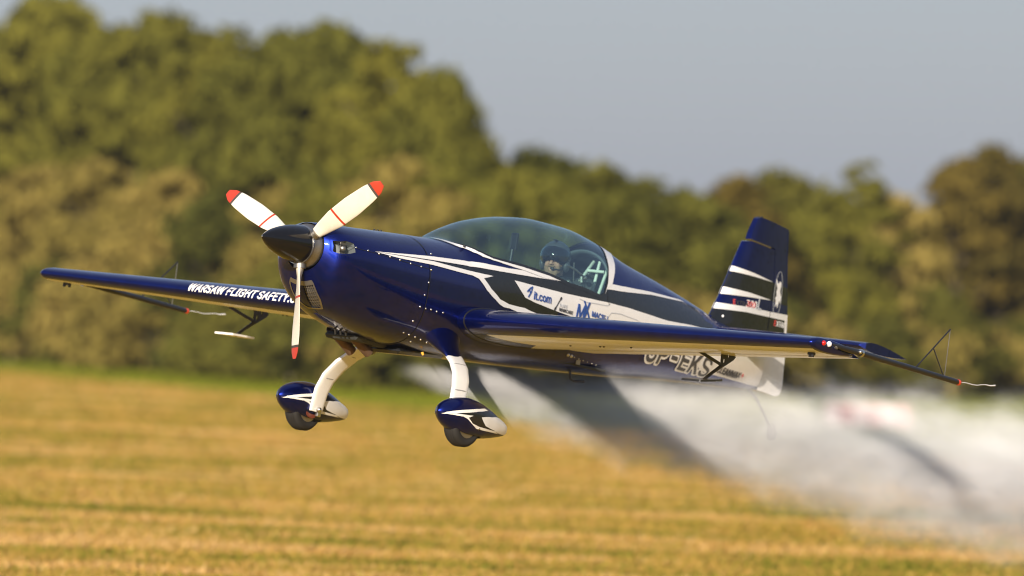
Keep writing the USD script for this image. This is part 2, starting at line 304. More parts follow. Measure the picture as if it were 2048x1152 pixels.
put('canopy_glass', patch(hull, glass.buffer(-.001), .001, .04, .03), 'canopy_glass', air)
frame_out = [(2.03, TOPU / 2), (2.04, .54), (2.075, .48), (2.135, .418)] + DECAL['frame_outer'][3:-1] + [(3.334, .1435)]
frame_poly = Polygon(frame_out + [(3.36, .146)] + [p for p in reversed(glass_side) if p[0] < 3.36 and p[1] > .14]).buffer(0)
frame_both = shapely.union_all([frame_poly, Polygon(mirror_u(frame_poly.exterior.coords))])
put('canopy_frame', patch(hull, frame_both, .006, .05, .02), 'white_paint', air)
ro = [(4.33, TOPU / 2), (4.30, .5), (4.25, .44), (4.215, .36), (4.169, .288), (4.102, .207), (4.012, .166)]
rear = Polygon(ro + [p for p in glass_side if p[0] > 3.975 and p[1] > .135]).buffer(0)
put('canopy_frame', patch(hull, shapely.union_all([rear, Polygon(mirror_u(rear.exterior.coords))]), .006, .04, .02), 'white_paint', air)
put('canopy_seal', patch(hull, glass.buffer(.004).difference(glass.buffer(-.014)), .004, .04, .02), 'black_paint', air)
# markings
for k, name, mat, off in (('black_fore', 'black_band', 'black_paint', .0022), ('black_aft', 'black_band', 'black_paint', .0022), ('side_panel', 'white_panel', 'white_paint', .0036),
                          ('aft_stripe', 'white_stripe', 'white_paint', .0050), ('lower_stripe', 'white_stripe', 'white_paint', .0050), ('upper_stripe', 'white_stripe', 'white_paint', .0064)):
    put(name, sides(lambda p: patch(hull, p, off, .06, .025), DECAL[k]), mat, fuse)
# seams and rivets
def seam(pts, w=.004, off=.003): return patch(hull, LineString(pts).buffer(w, cap_style=2), off, .05, .02)
put('seam', join(seam([(1.617, -.62), (1.617, TOPU * 1.49)], .0035), seam([(.64, .12), (1.0, .122), (1.61, .10)], .0025)), 'letter_black', cowl)
rivets = []
for s, u in DECAL['screws'] + [(s, TOPU - u) for s, u in DECAL['screws']]:
    p, n = hull(s, u); rivets.append(ball(.0085, flip(p + .001 * n), 1))
put('screw_row', cat(*rivets), 'steel', cowl).GetPrim().SetCustomDataByKey('kind', 'stuff')
put('hatch_outline', seam([(4.02, .0), (4.044, .04), (4.085, .062), (4.217, .07), (4.459, .066), (4.62, .05)], .002, .0052), 'letter_pale', fuse)
put('hatch_outline', seam([(3.62, .085), (3.72, .078), (4.02, .088), (4.06, .10)], .002, .0052), 'letter_pale', fuse)
put('panel_line', seam([(4.025, .16), (4.03, .108), (4.05, .095)], .002, .0055), 'letter_black', fuse)
for s, u in DECAL['latch']:
    p, n = hull(s, u)
p, n = hull(2.21, .385); put('canopy_latch', bx((.06, .018, .014), flip(p + n * .010), .004, (0, 0, .5)), 'carbon_black', air)
# inlets and oil cooler
for k, h in enumerate(inlets):
    d = cat(*[trimesh.Trimesh(*patch(hull, h.buffer(.002), -.075, .03, .02)[:2], process=False)])
    e = np.array(h.exterior.coords); e = np.vstack([e[i] + (e[i + 1] - e[i]) * t for i in range(len(e) - 1) for t in (0, .5)])
    a, _ = hull(e[:, 0], e[:, 1], .0); b, _ = hull(e[:, 0], e[:, 1], -.08); n_ = len(e)
    wall = trimesh.Trimesh(np.vstack([flip(a), flip(b)]), [[i, (i + 1) % n_, n_ + i] for i in range(n_)] + [[(i + 1) % n_, n_ + (i + 1) % n_, n_ + i] for i in range(n_)], process=False)
    duct = put('air_inlet', cat(d, wall), 'cockpit_grey', air)
    q = shapely.Polygon(h).buffer(.010).difference(h.buffer(-.002)); put('lip', patch(hull, q, .004, .02, .015), 'blue_paint', duct)
    p, n = hull(.668, h.centroid.y); fins = [bx((.07, .006, .05), flip(p - n * (.045 + .0 * j)) + np.array([0, 0, -.03 + .02 * j]), .002) for j in range(4)]
    put('engine_baffle', cat(*fins, ball(.026, flip(p - n * .04), 2)), 'dull_metal', duct)
ck = put('oil_cooler', patch(hull, cooler_hole, -.018, .02, .02), 'mesh_grey', air)
wires = []
b0 = cooler_hole.bounds
for q in np.linspace(b0[0], b0[2], 9):
    g = cooler_hole.intersection(LineString([(q, b0[1]), (q, b0[3])]))
    if g.length > .02: c = np.array(g.segmentize(.03).coords); wires.append(tube(flip(hull(c[:, 0], c[:, 1], -.006)[0]), .0016, 4))
for q in np.linspace(b0[1], b0[3], 16):
    g = cooler_hole.intersection(LineString([(b0[0], q), (b0[2], q)]))
    if g.length > .02: c = np.array(g.segmentize(.03).coords); wires.append(tube(flip(hull(c[:, 0], c[:, 1], -.006)[0]), .0016, 4))
put('wire_screen', cat(*wires), 'dull_metal', ck)
put('screen_frame', patch(hull, cooler_hole.buffer(.004).difference(cooler_hole.buffer(-.012)), .003, .03, .03), 'dull_metal', ck)

# ---- lettering on the flank
def on_hull(s0, u0, ang, off):
    """Lettering laid on the flank from (s0, u0), its baseline falling by ang."""
    ca, sa = math.cos(ang), math.sin(ang)
    p0 = hull.raw(s0, u0); g = np.linalg.norm(hull.raw(s0, u0 + .01) - hull.raw(s0, u0 - .01)) / .02
    return lambda x, y, z: hull(s0 + x * ca + y * sa, u0 + (-x * sa + y * ca) / g, off)[0] + z[:, None] * hull(s0 + x * ca + y * sa, u0 + (-x * sa + y * ca) / g)[1]
def words(text, h, s0, u0, ang, mat, off=.0075, parent=None, **kw):
    return put('lettering', bend(lettering(text, h, **kw), on_hull(s0, u0, ang, off)), mat, parent or fuse, smooth=False)
words('it.com', .062, 2.985, .043, .03, 'letter_blue')
arrow = cat(*[trimesh.creation.extrude_polygon(LineString(l).buffer(.006, cap_style=3), .0015, engine='earcut') for l in ([(.0, .03), (.035, .06), (.062, .072)], [(.062, .072), (.05, .03), (.02, -.01)], [(.022, .048), (.04, .02)])])
put('emblem', bend(arrow.subdivide(), on_hull(2.90, .055, .03, .0075)), 'letter_blue', fuse, smooth=False)
rod = cat(trimesh.creation.extrude_polygon(LineString([(0, 0), (.075, .115)]).buffer(.004), .0015, engine='earcut'), *[trimesh.creation.extrude_polygon(affinity.rotate(affinity.scale(Point(x, y).buffer(.011), 1.6, .8), 57), .0016, engine='earcut') for x, y in ((.006, .01), (.070, .107))])
put('emblem', bend(rod, on_hull(3.285, .018, .03, .0075)), 'letter_black', fuse, smooth=False)
words('FUNTE', .024, 3.345, .036, .04, 'letter_pale', bold=False, width=1.0)
words('MAMCARE', .028, 3.345, .018, .04, 'letter_black', bold=False, width=1.0)
words('M', .11, 3.575, .012, .05, 'letter_blue', width=.95, slant=.1)
words('X', .145, 3.685, .012, .05, 'letter_blue', width=.75, slant=-.15)
words('MACIEJ', .044, 3.80, .026, .05, 'letter_blue')
def letters2d(text, h):
    m = meshkit.text_mesh(text, h, .001, True)
    up = m.face_normals[:, 2] > .9
    return shapely.union_all([Polygon(t[:, :2]).buffer(1e-5) for t in m.triangles[up]])
def flat_on(poly, f, cell=.04):
    V, F = flat(poly, cell, cell)
    P = flip(f(V[:, 0], V[:, 1], np.zeros(len(V)))); t = trimesh.Trimesh(P, F, process=False)
    return orient(P, F, np.tile(flip([[0, 1., 0]]), (len(P), 1)))
reg = affinity.scale(letters2d('SP-EKS', .205), .98, 1, origin=(0, 0))
reg_at = lambda off: on_hull(4.665, -.172, .10, off)
put('registration_outline', flat_on(reg.buffer(.021, join_style=2), reg_at(.0052))[:2], 'white_paint', fuse, smooth=True)
put('registration', flat_on(reg, reg_at(.0070))[:2], 'letter_grey', fuse, smooth=True)
words('CLEANMAX', .052, 5.815, -.200, .06, 'letter_black', slant=.15, width=1.05)
words('AUTODETAILING', .020, 5.94, -.232, .06, 'letter_black', bold=False, width=1.1)
star = Polygon([(.022 * (1 if k % 2 == 0 else .4) * math.cos(k * math.pi / 4), .022 * (1 if k % 2 == 0 else .4) * math.sin(k * math.pi / 4)) for k in range(8)])
put('emblem', bend(trimesh.creation.extrude_polygon(star, .0015, engine='earcut'), on_hull(6.275, -.196, .06, .0075)), 'letter_red', fuse, smooth=False)

# ---- spinner and propeller
prof = np.array([[.050, .004], [.056, .012], [.075, .026], [.12, .055], [.18, .083], [.25, .107], [.32, .126], [.39, .139], [.45, .147], [.490, .150], [.498, .148]])
def lathe(prof, n=48):
    a = np.linspace(0, 2 * np.pi, n, endpoint=False)
    return sweep([[(s, r * math.cos(q), r * math.sin(q)) for q in a] for s, r in prof])
spin = put('spinner', body(lathe(prof)), 'spinner_black', air, 40)
put('tip_pin', ball(.006, (-.051, 0, 0), 1), 'steel', spin)
put('spinner_backplate', body(lathe([(.499, .146), (.500, .156), (.512, .156), (.513, .14)])), 'steel', air)
put('propeller_hub', body(lathe([(.513, .150), (.53, .155), (.555, .16), (.575, .175), (.60, .176), (.62, .15)])), 'dull_metal', air)
def blade_rings(rs, th_scale=1.0, grow=0.0):
    out = []
    for r in rs:
        q = (r - .16) / .74
        ch = np.interp(q, [0, .12, .3, .55, .8, .93, 1], [.085, .125, .165, .172, .145, .11, .05]) + grow
        th = np.interp(q, [0, .12, .4, 1], [.07, .034, .018, .007]) * th_scale + grow
        tw = math.radians(np.interp(q, [0, .3, .7, 1], [56, 42, 30, 24]))
        ring_ = []
        for t in np.linspace(0, 2 * np.pi, 20, endpoint=False):
            x, y = ch / 2 * math.cos(t) - .12 * ch * 0, th / 2 * math.sin(t) * (1 + .35 * math.cos(t))
            ring_.append((x * math.cos(tw) - y * math.sin(tw), x * math.sin(tw) + y * math.cos(tw), r))
        out.append(ring_)
    return sweep([[(.53 + b, a, c) for a, b, c in g] for g in out])
PROP_TURN = math.radians(6)
for k in range(3):
    R = trimesh.transformations.rotation_matrix(PROP_TURN + k * 2 * math.pi / 3 + math.pi / 3, (1, 0, 0))
    turn = lambda m: (lambda q: (q.apply_transform(R), body(q))[1])(m.copy())
    bl = put('propeller_blade', turn(blade_rings(np.linspace(.15, .792, 26))), 'blade_cream', air, 60)
    put('blade_stripe', turn(blade_rings(np.linspace(.7925, .812, 3))), 'blade_dark', bl, 60)
    put('blade_tip', turn(blade_rings(np.r_[np.linspace(.8125, .88, 6), .893, .90])), 'blade_red', bl, 60)
    put('blade_band', turn(blade_rings(np.linspace(.405, .422, 3), 1.02, .003)), 'blade_red', bl, 60)
    put('blade_cuff', turn(sweep([[(.53 + .048 * math.cos(t), .048 * math.sin(t), r) for t in np.linspace(0, 2 * np.pi, 20, endpoint=False)] for r in (.12, .165, .185)])), 'dull_metal', bl, 60)

# ---- wings
TIP, ROOT = 3.95, .36
def wing_s(Y): return 2.062 - .0235 * Y
def wing_c(Y): return np.interp(Y, [0, TIP], [3.775, 2.70]) - wing_s(Y)
def wing_z(Y): return -.357 + .0177 * Y
def naca(x): return 5 * (.2969 * np.sqrt(x) - .126 * x - .3516 * x ** 2 + .2843 * x ** 3 - .1015 * x ** 4)
INC = 0.0                                                 # the flexed wings differ a little in incidence
def wing_pt(Y, q, off=0.0):
    """q from -1 (trailing edge, underside) through 0 (leading edge) to 1 (trailing edge, top)."""
    Y, q = np.broadcast_arrays(np.asarray(Y, float), np.asarray(q, float))
    x = np.abs(q) ** 1.8; c = wing_c(Y); t = np.interp(Y, [0, TIP], [.158, .150])
    th = naca(x) * t * c * np.interp(x, [0, .1, .3], [1.12, 1.08, 1.0])
    s = wing_s(Y) + x * c; z = wing_z(Y) + np.sign(q) * (th + off) - (.02 * np.interp(Y, [0, TIP], [.9, .6]) + INC) * x
    z = np.where(np.abs(q) < 1e-9, wing_z(Y), z)
    return np.stack([s - off * (x < .02), Y, z], -1)
def wing_loft(Y, q, off=0.0):
    e = 1e-3; p = wing_pt(Y, q)
    n = np.cross(wing_pt(Y, np.asarray(q) + e) - wing_pt(Y, np.asarray(q) - e), wing_pt(np.asarray(Y) + e, q) - wing_pt(np.asarray(Y) - e, q))
    n /= np.linalg.norm(n, axis=-1, keepdims=True)
    ref = np.stack([-np.clip(1 - np.abs(q) * 8, 0, 1), 0 * Y, np.sign(q) * np.minimum(1, np.abs(q) * 8)], -1)
    n = n * np.where((n * ref).sum(-1, keepdims=True) < 0, -1, 1)
    return p + n * off, n
HINGE = .78 ** (1 / 1.8); EDGE = .085 ** (1 / 1.8)
AIL = (.62, 3.90)
def skin(Y0, Y1, a, b, off=0.0, du=.12, dv=.03): return patch(wing_loft, rect(Y0, a, Y1, b), off, du, dv)
cols = {}
def make_wing(side):
    global INC
    INC = .010 if side > 0 else -.052
    mk = (lambda m: m) if side > 0 else mirror
    top = cat_poly = shapely.union_all([rect(ROOT, -EDGE, TIP, HINGE), rect(ROOT, HINGE - .001, AIL[0], 1)])
    w = put('wing', mk(patch(wing_loft, top, 0, .12, .03)), 'blue_paint', air)
    under = shapely.union_all([rect(ROOT + .9, -HINGE, TIP, -EDGE), Polygon([(ROOT, -HINGE), (ROOT + .9, -HINGE), (ROOT + .9, -EDGE), (ROOT + .28, -EDGE), (ROOT + .5, -.55), (ROOT, -.8)])])
    low = Polygon([(ROOT, -EDGE), (ROOT + .28, -EDGE), (ROOT + .5, -.55), (ROOT, -.8)])
    put('underside', mk(patch(wing_loft, shapely.union_all([under, rect(ROOT, -1, AIL[0], -HINGE + .001)]), 0, .12, .03)), 'white_wing', w)
    put('root_fairing', mk(patch(wing_loft, low, .001, .1, .03)), 'black_paint', w)
    # rear closing face of the wing ahead of the aileron
    Ys = np.linspace(AIL[0], TIP, 8); a, b = wing_pt(Ys, HINGE), wing_pt(Ys, -HINGE)
    put('rear_spar', mk(trimesh.Trimesh(flip(np.vstack([a, b])), [[i, i + 1, 9 + i] for i in range(7)] + [[i, 9 + i, 8 + i] for i in range(7)], process=False)), 'letter_black', w)
    # tip cap
    qs = np.r_[np.linspace(-HINGE, -.1, 14), np.linspace(-.08, .08, 9), np.linspace(.1, HINGE, 14)]
    rings = [wing_pt(TIP, qs * k) if False else np.array([p * [1, 0, 1] + [0, TIP + dy, 0] for p in (wing_pt(TIP, qs) - [0, 0, 0])]) for k, dy in ((1, 0),)]
    base = wing_pt(TIP, qs); mid = np.array([base[:, 0].mean(), TIP, wing_z(TIP) - .008])
    caps = [base + [0, .001, 0]] + [mid + (base - mid) * [k, 1, k] + [0, dy, 0] for k, dy in ((.985, .014), (.93, .030), (.80, .040))]
    put('wing_tip', mk(body(sweep(caps))), 'blue_paint', w)
    # aileron: a closed wedge of its own, a little deflected
    dz = -.10 if side > 0 else .07
    Yy = np.linspace(AIL[0] + .006, AIL[1], 18); rings = []
    for Y in Yy:
        up = wing_pt(Y, np.linspace(HINGE + .006, 1, 9)); dn = wing_pt(Y, np.linspace(-1, -HINGE - .006, 9))
        g = np.vstack([up, dn]); hs = up[0][0]; g[:, 2] += dz * (g[:, 0] - hs); rings.append(g)
    ail = put('aileron', mk(body(sweep(rings))), 'blue_paint', w, 30)
    lo = np.array([r[9:] + [0, 0, -.0015] for r in rings]); n_ = len(Yy)
    put('underside', mk(trimesh.Trimesh(flip(lo.reshape(-1, 3)), [f for i in range(n_ - 1) for j in range(8) for f in ([i * 9 + j, i * 9 + j + 1, (i + 1) * 9 + j], [i * 9 + j + 1, (i + 1) * 9 + j + 1, (i + 1) * 9 + j])], process=False)), 'white_wing', ail, True)
    # root seal, drain marks, small fittings
    qs = np.linspace(-.9, .9, 60); p, n = wing_loft(np.full(60, .50), qs); 
    put('root_seal', mk(tube(flip(p + n * .002), .006, 6)), 'carbon_black', w)
    put('tie_down', mk(cat(*[ball(.010, flip(wing_loft(np.array(Y), np.array(-.5))[0]), 1) for Y in (1.3, 1.62, 1.66, 1.95)])), 'letter_black', w)
    p, n = wing_loft(np.array(3.84), np.array(-.48)); put('fuel_vent', mk(cat(bx((.03, .06, .02), flip(p + n * .01), .003), bx((.02, .02, .03), flip(p + n * .02) + [.01, .02, 0], .003), bx((.02, .02, .03), flip(p + n * .02) + [-.01, -.02, 0], .003))), 'carbon_black', w)
    # tip lights
    y = TIP + .041
    put('navigation_light', mk(cat(ball(.016, flip((2.085, y, -.279)), 2, (1.5, .9, 1)) if False else body(ball(.021, (2.105, y, -.277), 2)))), 'lamp_red' if side > 0 else 'lamp_green', w)
    put('strobe_light', mk(body(ball(.024, (2.175, y, -.276), 2, (1, 1, 1)))), 'lamp_clear', w)
    put('sighting_socket', mk(body(cat(tube([(2.27, y - .004, -.284), (2.27, y + .012, -.284)], .02, 12), tube([(2.27, y + .012, -.284), (2.27, y + .016, -.284)], .012, 12)))), 'dull_metal', w)
    # sighting boom with its triangle of rods
    by = TIP + .062
    bm = put('sighting_boom', mk(body(tube([(2.22, TIP + .030, -.270), (2.32, by, -.284), (2.5, by, -.290), (3.2, by, -.318), (3.90, by, -.348)], [.010, .020, .024, .023, .022], 14))), 'carbon_black', air, 60)
    put('boom_cap', mk(body(tube([(3.90, by, -.348), (3.925, by, -.349), (3.932, by, -.3493)], [.0235, .0235, .014], 14))), 'cap_red', bm, 60)
    put('clamp', mk(body(cat(tube([(2.56, by, -.292), (2.585, by, -.293)], .031, 14), ball(.016, (2.53, by + .028, -.288), 1)))), 'steel', bm)
    put('rod', mk(body(tube([(3.317, by, -.311), (3.52, by, -.128), (3.713, by, .045)], .0060, 6))), 'carbon_black', bm)
    put('rod', mk(body(tube([(3.52, by, -.128), (3.715, by, -.335)], .0050, 6))), 'carbon_black', bm)
    put('rod', mk(body(tube([(3.713, by, .045), (3.716, by, -.14), (3.719, by, -.335)], .0032, 6))), 'dull_metal', bm)
    put('streamer', mk(body(tube([(3.93 + .06 * j, by + .004 * math.sin(2.1 * j), -.349 + .004 * j + .006 * math.sin(1.3 * j)) for j in range(8)] + [(4.42, by, -.308)], [.003] * 7 + [.005, .006], 5))), 'letter_white', bm)
    # spade below the aileron
    z0 = -.372 if side > 0 else -.362
    pl = Polygon([(2.925, -.325), (3.04, -.335), (3.11, -.372), (3.085, -.40), (2.955, -.475), (2.93, -.43)])
    for hx, hz, hr in ((2.965, -.355, .012), (3.02, -.372, .012), (2.967, -.42, .013)): pl = pl.difference(affinity.scale(Point(hx, hz).buffer(hr), 1, 1.7))
    pm = trimesh.creation.extrude_polygon(pl, .012, engine='earcut'); v = pm.vertices.copy(); pm.vertices = np.c_[v[:, 0], 2.414 + v[:, 2], v[:, 1]]
    sp = put('spade_bracket', mk(body(cat(pm, bx((.30, .016, .022), (2.76, 2.42, -.352), .003, (0, -.12, 0)), bx((.34, .016, .024), (2.775, 2.42, -.418), .003, (0, .22, 0)), tube([(2.95, 2.42, -.46), (2.83, 2.42, -.535), (2.735, 2.42, -.60)], [.016, .013, .013], 8)))), 'carbon_black', ail)
    tilt = .13 if side > 0 else .02
    cx = 2.74
    out = [(cx - .17, 2.32), (cx + .02, 2.32), (cx + .17, 2.36), (cx + .17, 2.48), (cx + .02, 2.52), (cx - .17, 2.52)]
    pt = trimesh.creation.extrude_polygon(Polygon(out).buffer(-.02).buffer(.02), .016, engine='earcut'); v = pt.vertices.copy()
    v[:, 2] += -.607 + tilt * (v[:, 0] - cx); pt.vertices = v
    put('spade', mk(body(pt)), 'carbon_black' if side > 0 else 'white_wing', ail)
    return w
plain('lamp_green', (.01, .30, .06), .12, coat=1.0)
wing_l = make_wing(1); wing_r = make_wing(-1)
def on_wing(Y0, z_off, side):
    def f(x, y, z):
        Y = Y0 - x                                          # reads from the tip inwards on the starboard wing
        th = z_off + y; c = wing_c(Y); t = .153
        x_ = np.clip(th / (5 * .2969 * t * c * 1.12), -1, 1); x_ = x_ * np.abs(x_)
        q = np.sign(th) * np.abs(x_) ** (1 / 1.8)
        p, n = wing_loft(Y, q, .002); p = p + n * z[:, None]
        return p * [1, -1, 1]
    return f
m = lettering('WARSAW FLIGHT SAFETY.COM', .066, slant=.16, width=1.0)
m.vertices[:, 0] *= 1.27 / np.ptp(m.vertices[:, 0])
put('lettering', bend(m.subdivide(), on_wing(2.385, -.006, -1)), 'letter_white', wing_r, smooth=False)

# ---- tail
def slab(poly, half, plane, du=.018):
    """A closed solid: the planar outline with half thickness half(a, b) to both sides; plane 'z' (fin) or 'y' (tailplane)."""
    V, F = flat(poly, du, du); h = half(V[:, 0], V[:, 1]); n = len(V)
    def place(a, b, h): return np.stack([a, h, b], -1) if plane == 'z' else np.stack([a, b, h], -1)
    e = np.array(poly.exterior.segmentize(du).coords)[:-1]; he = half(e[:, 0], e[:, 1]); k = len(e)
    P = np.vstack([place(V[:, 0], V[:, 1], h), place(V[:, 0], V[:, 1], -h), place(e[:, 0], e[:, 1], he), place(e[:, 0], e[:, 1], -he)])
    W = [[2 * n + i, 2 * n + (i + 1) % k, 2 * n + k + i] for i in range(k)] + [[2 * n + (i + 1) % k, 2 * n + k + (i + 1) % k, 2 * n + k + i] for i in range(k)]
    m = trimesh.Trimesh(P, np.vstack([F, F[:, ::-1] + n, W]), process=False); return m
fin_le = lambda z: np.interp(z, [-.1, .12, .193, .25, .354, .599, .804, .862, 1.054, 1.08], [5.80, 5.86, 5.912, 5.94, 5.995, 6.098, 6.19, 6.215, 6.30, 6.31])
rud_te = lambda z: np.interp(z, [-.40, -.318, .021, .316, .774, 1.026, 1.08], [7.045, 7.049, 7.022, 6.982, 6.883, 6.846, 6.838])
def fin_half(s, z):
    a, b = fin_le(z), rud_te(z); x = np.clip((s - a) / (b - a), 0, 1)
    return np.maximum(.0025, naca(x) * .115 * (b - a))
def hinge(z): return np.interp(z, [-.4, .2, .56, 1.05], [6.632, 6.69, 6.70, 6.628])
zz = np.r_[.0, np.linspace(.12, .842, 16)]
fin_poly = Polygon([(fin_le(z) + .0, z) for z in zz] + [(6.30, .856), (hinge(.83) - .006, .826)] + [(hinge(z) - .006, z) for z in (.7, .56, .3, .1, .0)])
fin = put('fin', body(slab(fin_poly, fin_half, 'z')), 'blue_paint', air, 40)
rud_poly = Polygon([(hinge(z), z) for z in (-.368, -.2, .0, .2, .4, .56, .7, .838)] + [(fin_le(.872) + .075, .872)] + [(fin_le(z) + .06, z) for z in (.92, 1.0)] + [(6.362, 1.054), (6.385, 1.068), (6.45, 1.068), (6.838, 1.028), (6.848, 1.01)]
                   + [(rud_te(z), z) for z in (.9, .774, .55, .316, .15, .021, -.15, -.28)] + [(7.04, -.33), (7.015, -.366), (6.975, -.382), (6.93, -.386), (6.75, -.372)]).buffer(0)
rud = put('rudder', body(slab(rud_poly, fin_half, 'z')), 'blue_paint', air, 40)
def fin_mark(pts, off, parent, name, mat, clip):
    p = Polygon(pts).buffer(0).intersection(clip)
    V, F = flat(p, .018, .03); out = []
    for sg in (1, -1):
        P = np.stack([V[:, 0], sg * (fin_half(V[:, 0], V[:, 1]) + off), V[:, 1]], -1)
        out.append(orient(flip(P), F, np.tile([[0, sg * 1., 0]], (len(P), 1))))
    v, f, n = join(*out); put(name, (v, f), mat, parent, True)
FB = {'black_hi': [(5.8, .575), (6.095, .570), (6.38, .563), (6.664, .559), (6.80, .545), (6.96, .536), (6.98, .389), (6.76, .395), (6.664, .403), (6.34, .425), (6.034, .431), (5.8, .44)],
      'band_1': [(5.9, .645), (6.105, .618), (6.38, .594), (6.664, .560), (6.664, .557), (6.38, .566), (6.095, .570), (5.9, .582)],
      'band_2': [(5.8, .47), (6.021, .430), (6.34, .424), (6.664, .405), (6.664, .402), (6.34, .386), (5.999, .367), (5.8, .38)],
      'band_3': [(5.8, .30), (5.944, .286), (6.35, .302), (6.687, .306), (7.1, .318), (7.1, .05), (6.972, .05), (6.962, .160), (6.945, .263), (6.698, .260), (6.32, .256), (5.938, .234), (5.8, .23)],
      'black_lo': [(5.8, .262), (5.938, .238), (6.32, .259), (6.698, .263), (6.948, .266), (6.967, .160), (6.98, .05), (6.95, -.02), (5.7, -.02)],
      'white_lo': [(6.55, -.02), (7.2, -.02), (7.2, -.5), (6.55, -.5)]}
for k, name, mat, off in (('black_lo', 'black_band', 'black_paint', .002), ('black_hi', 'black_band', 'black_paint', .002), ('band_1', 'white_stripe', 'white_paint', .0035), ('band_2', 'white_stripe', 'white_paint', .0035), ('band_3', 'white_stripe', 'white_paint', .0035)):
    fin_mark(FB[k], off, fin, name, mat, fin_poly)
    if k not in ('band_1', 'band_2'): fin_mark(FB[k], off, rud, name, mat, rud_poly.buffer(-.001))
fin_mark(FB['white_lo'], .002, rud, 'white_panel', 'white_paint', rud_poly.buffer(-.0005))
def on_fin(s0, z0, ang, off=.005):
    ca, sa = math.cos(ang), math.sin(ang)
    def f(x, y, z):
        s, q = s0 + x * ca + y * sa, z0 - x * sa + y * ca
        return np.stack([s, fin_half(s, q) + off + z, q], -1)
    return f
def fin_words(text, h, s, z, ang, mat, parent, off=.005, **kw): put('lettering', bend(lettering(text, h, **kw), on_fin(s, z, ang, off)), mat, parent, smooth=False)
fin_words('E', .042, 6.125, .298, -.02, 'letter_red', fin)
fin_words('XTRA', .036, 6.165, .300, -.02, 'letter_grey', fin, bold=False, width=1.3)
fin_words('300', .062, 6.30, .296, -.02, 'letter_white', fin, off=.0045, slant=.15)
fin_words('300', .050, 6.307, .302, -.02, 'letter_red', fin, off=.0062, slant=.15, bold=False)
fin_words('L', .095, 6.465, .30, -.02, 'letter_pale', fin, slant=.15)
fin_words('E', .045, 6.77, .20, 0, 'letter_red', rud)
fin_words('XTRA', .045, 6.81, .20, 0, 'letter_white', rud, bold=False, width=.95)
wolf = Polygon([(.0, .215), (.035, .175), (.055, .20), (.075, .195), (.078, .165), (.07, .135), (.075, .115), (.095, .09), (.088, .04), (.07, .06), (.065, .035), (.055, .0), (.04, .03), (.02, .005), (.026, .05), (.012, .07), (.03, .09), (.022, .12), (.03, .145), (.012, .175)])
put('emblem', bend(trimesh.creation.extrude_polygon(affinity.scale(wolf, 1.12, 1.12, origin=(0, 0)), .0015, engine='earcut'), on_fin(6.728, .352, 0)), 'letter_white', rud, smooth=False)
oval = affinity.scale(Point(.045, .09).buffer(1, quad_segs=24), .062, .20, origin=(.045, .09)).exterior.buffer(.0017)
oval = oval.intersection(rect(-.1, -.085, .2, .4))
put('emblem_ring', bend(trimesh.creation.extrude_polygon(oval, .001, engine='earcut'), on_fin(6.735, .37, 0, .0045)), 'letter_pale', rud, smooth=False)
put('trim_actuator', body(ball(.012, (6.02, fin_half(np.array(6.02), np.array(.18)), .18), 1)), 'letter_white', fin)
put('beacon_base', body(cat(bx((.03, .012, .02), (6.44, 0, 1.072), .004), bx((.02, .01, .014), (6.40, 0, 1.072), .003))), 'carbon_black', rud)
# tailplane and elevator
def stab_le(Y): return np.interp(Y, [0, 1.6], [5.78, 5.93])
def stab_te(Y): return np.interp(Y, [0, 1.6], [6.72, 6.55])
def stab_half(s, Y):
    a, b = stab_le(np.abs(Y)), stab_te(np.abs(Y)); return np.maximum(.003, naca(np.clip((s - a) / (b - a), 0, 1)) * .135 * (b - a))
for sg in (1, -1):
    mk = (lambda m: m) if sg > 0 else mirror
    st = Polygon([(stab_le(.10), .10), (stab_le(1.56), 1.56), (stab_le(1.6) + .03, 1.6), (6.30, 1.6), (6.32, .10)])
    def place(m):
        v = m.vertices.copy(); v[:, 2] += .035 - .06 * (v[:, 0] - 5.93); m.vertices = v; return mk(body(m))
    tp = put('tailplane', place(slab(st, stab_half, 'y')), 'blue_paint', air, 40)
    el = Polygon([(6.326, .14), (6.306, 1.6), (stab_te(1.6), 1.6), (stab_te(.14), .14)])
    put('elevator', place(slab(el, stab_half, 'y')), 'blue_paint', air, 40)

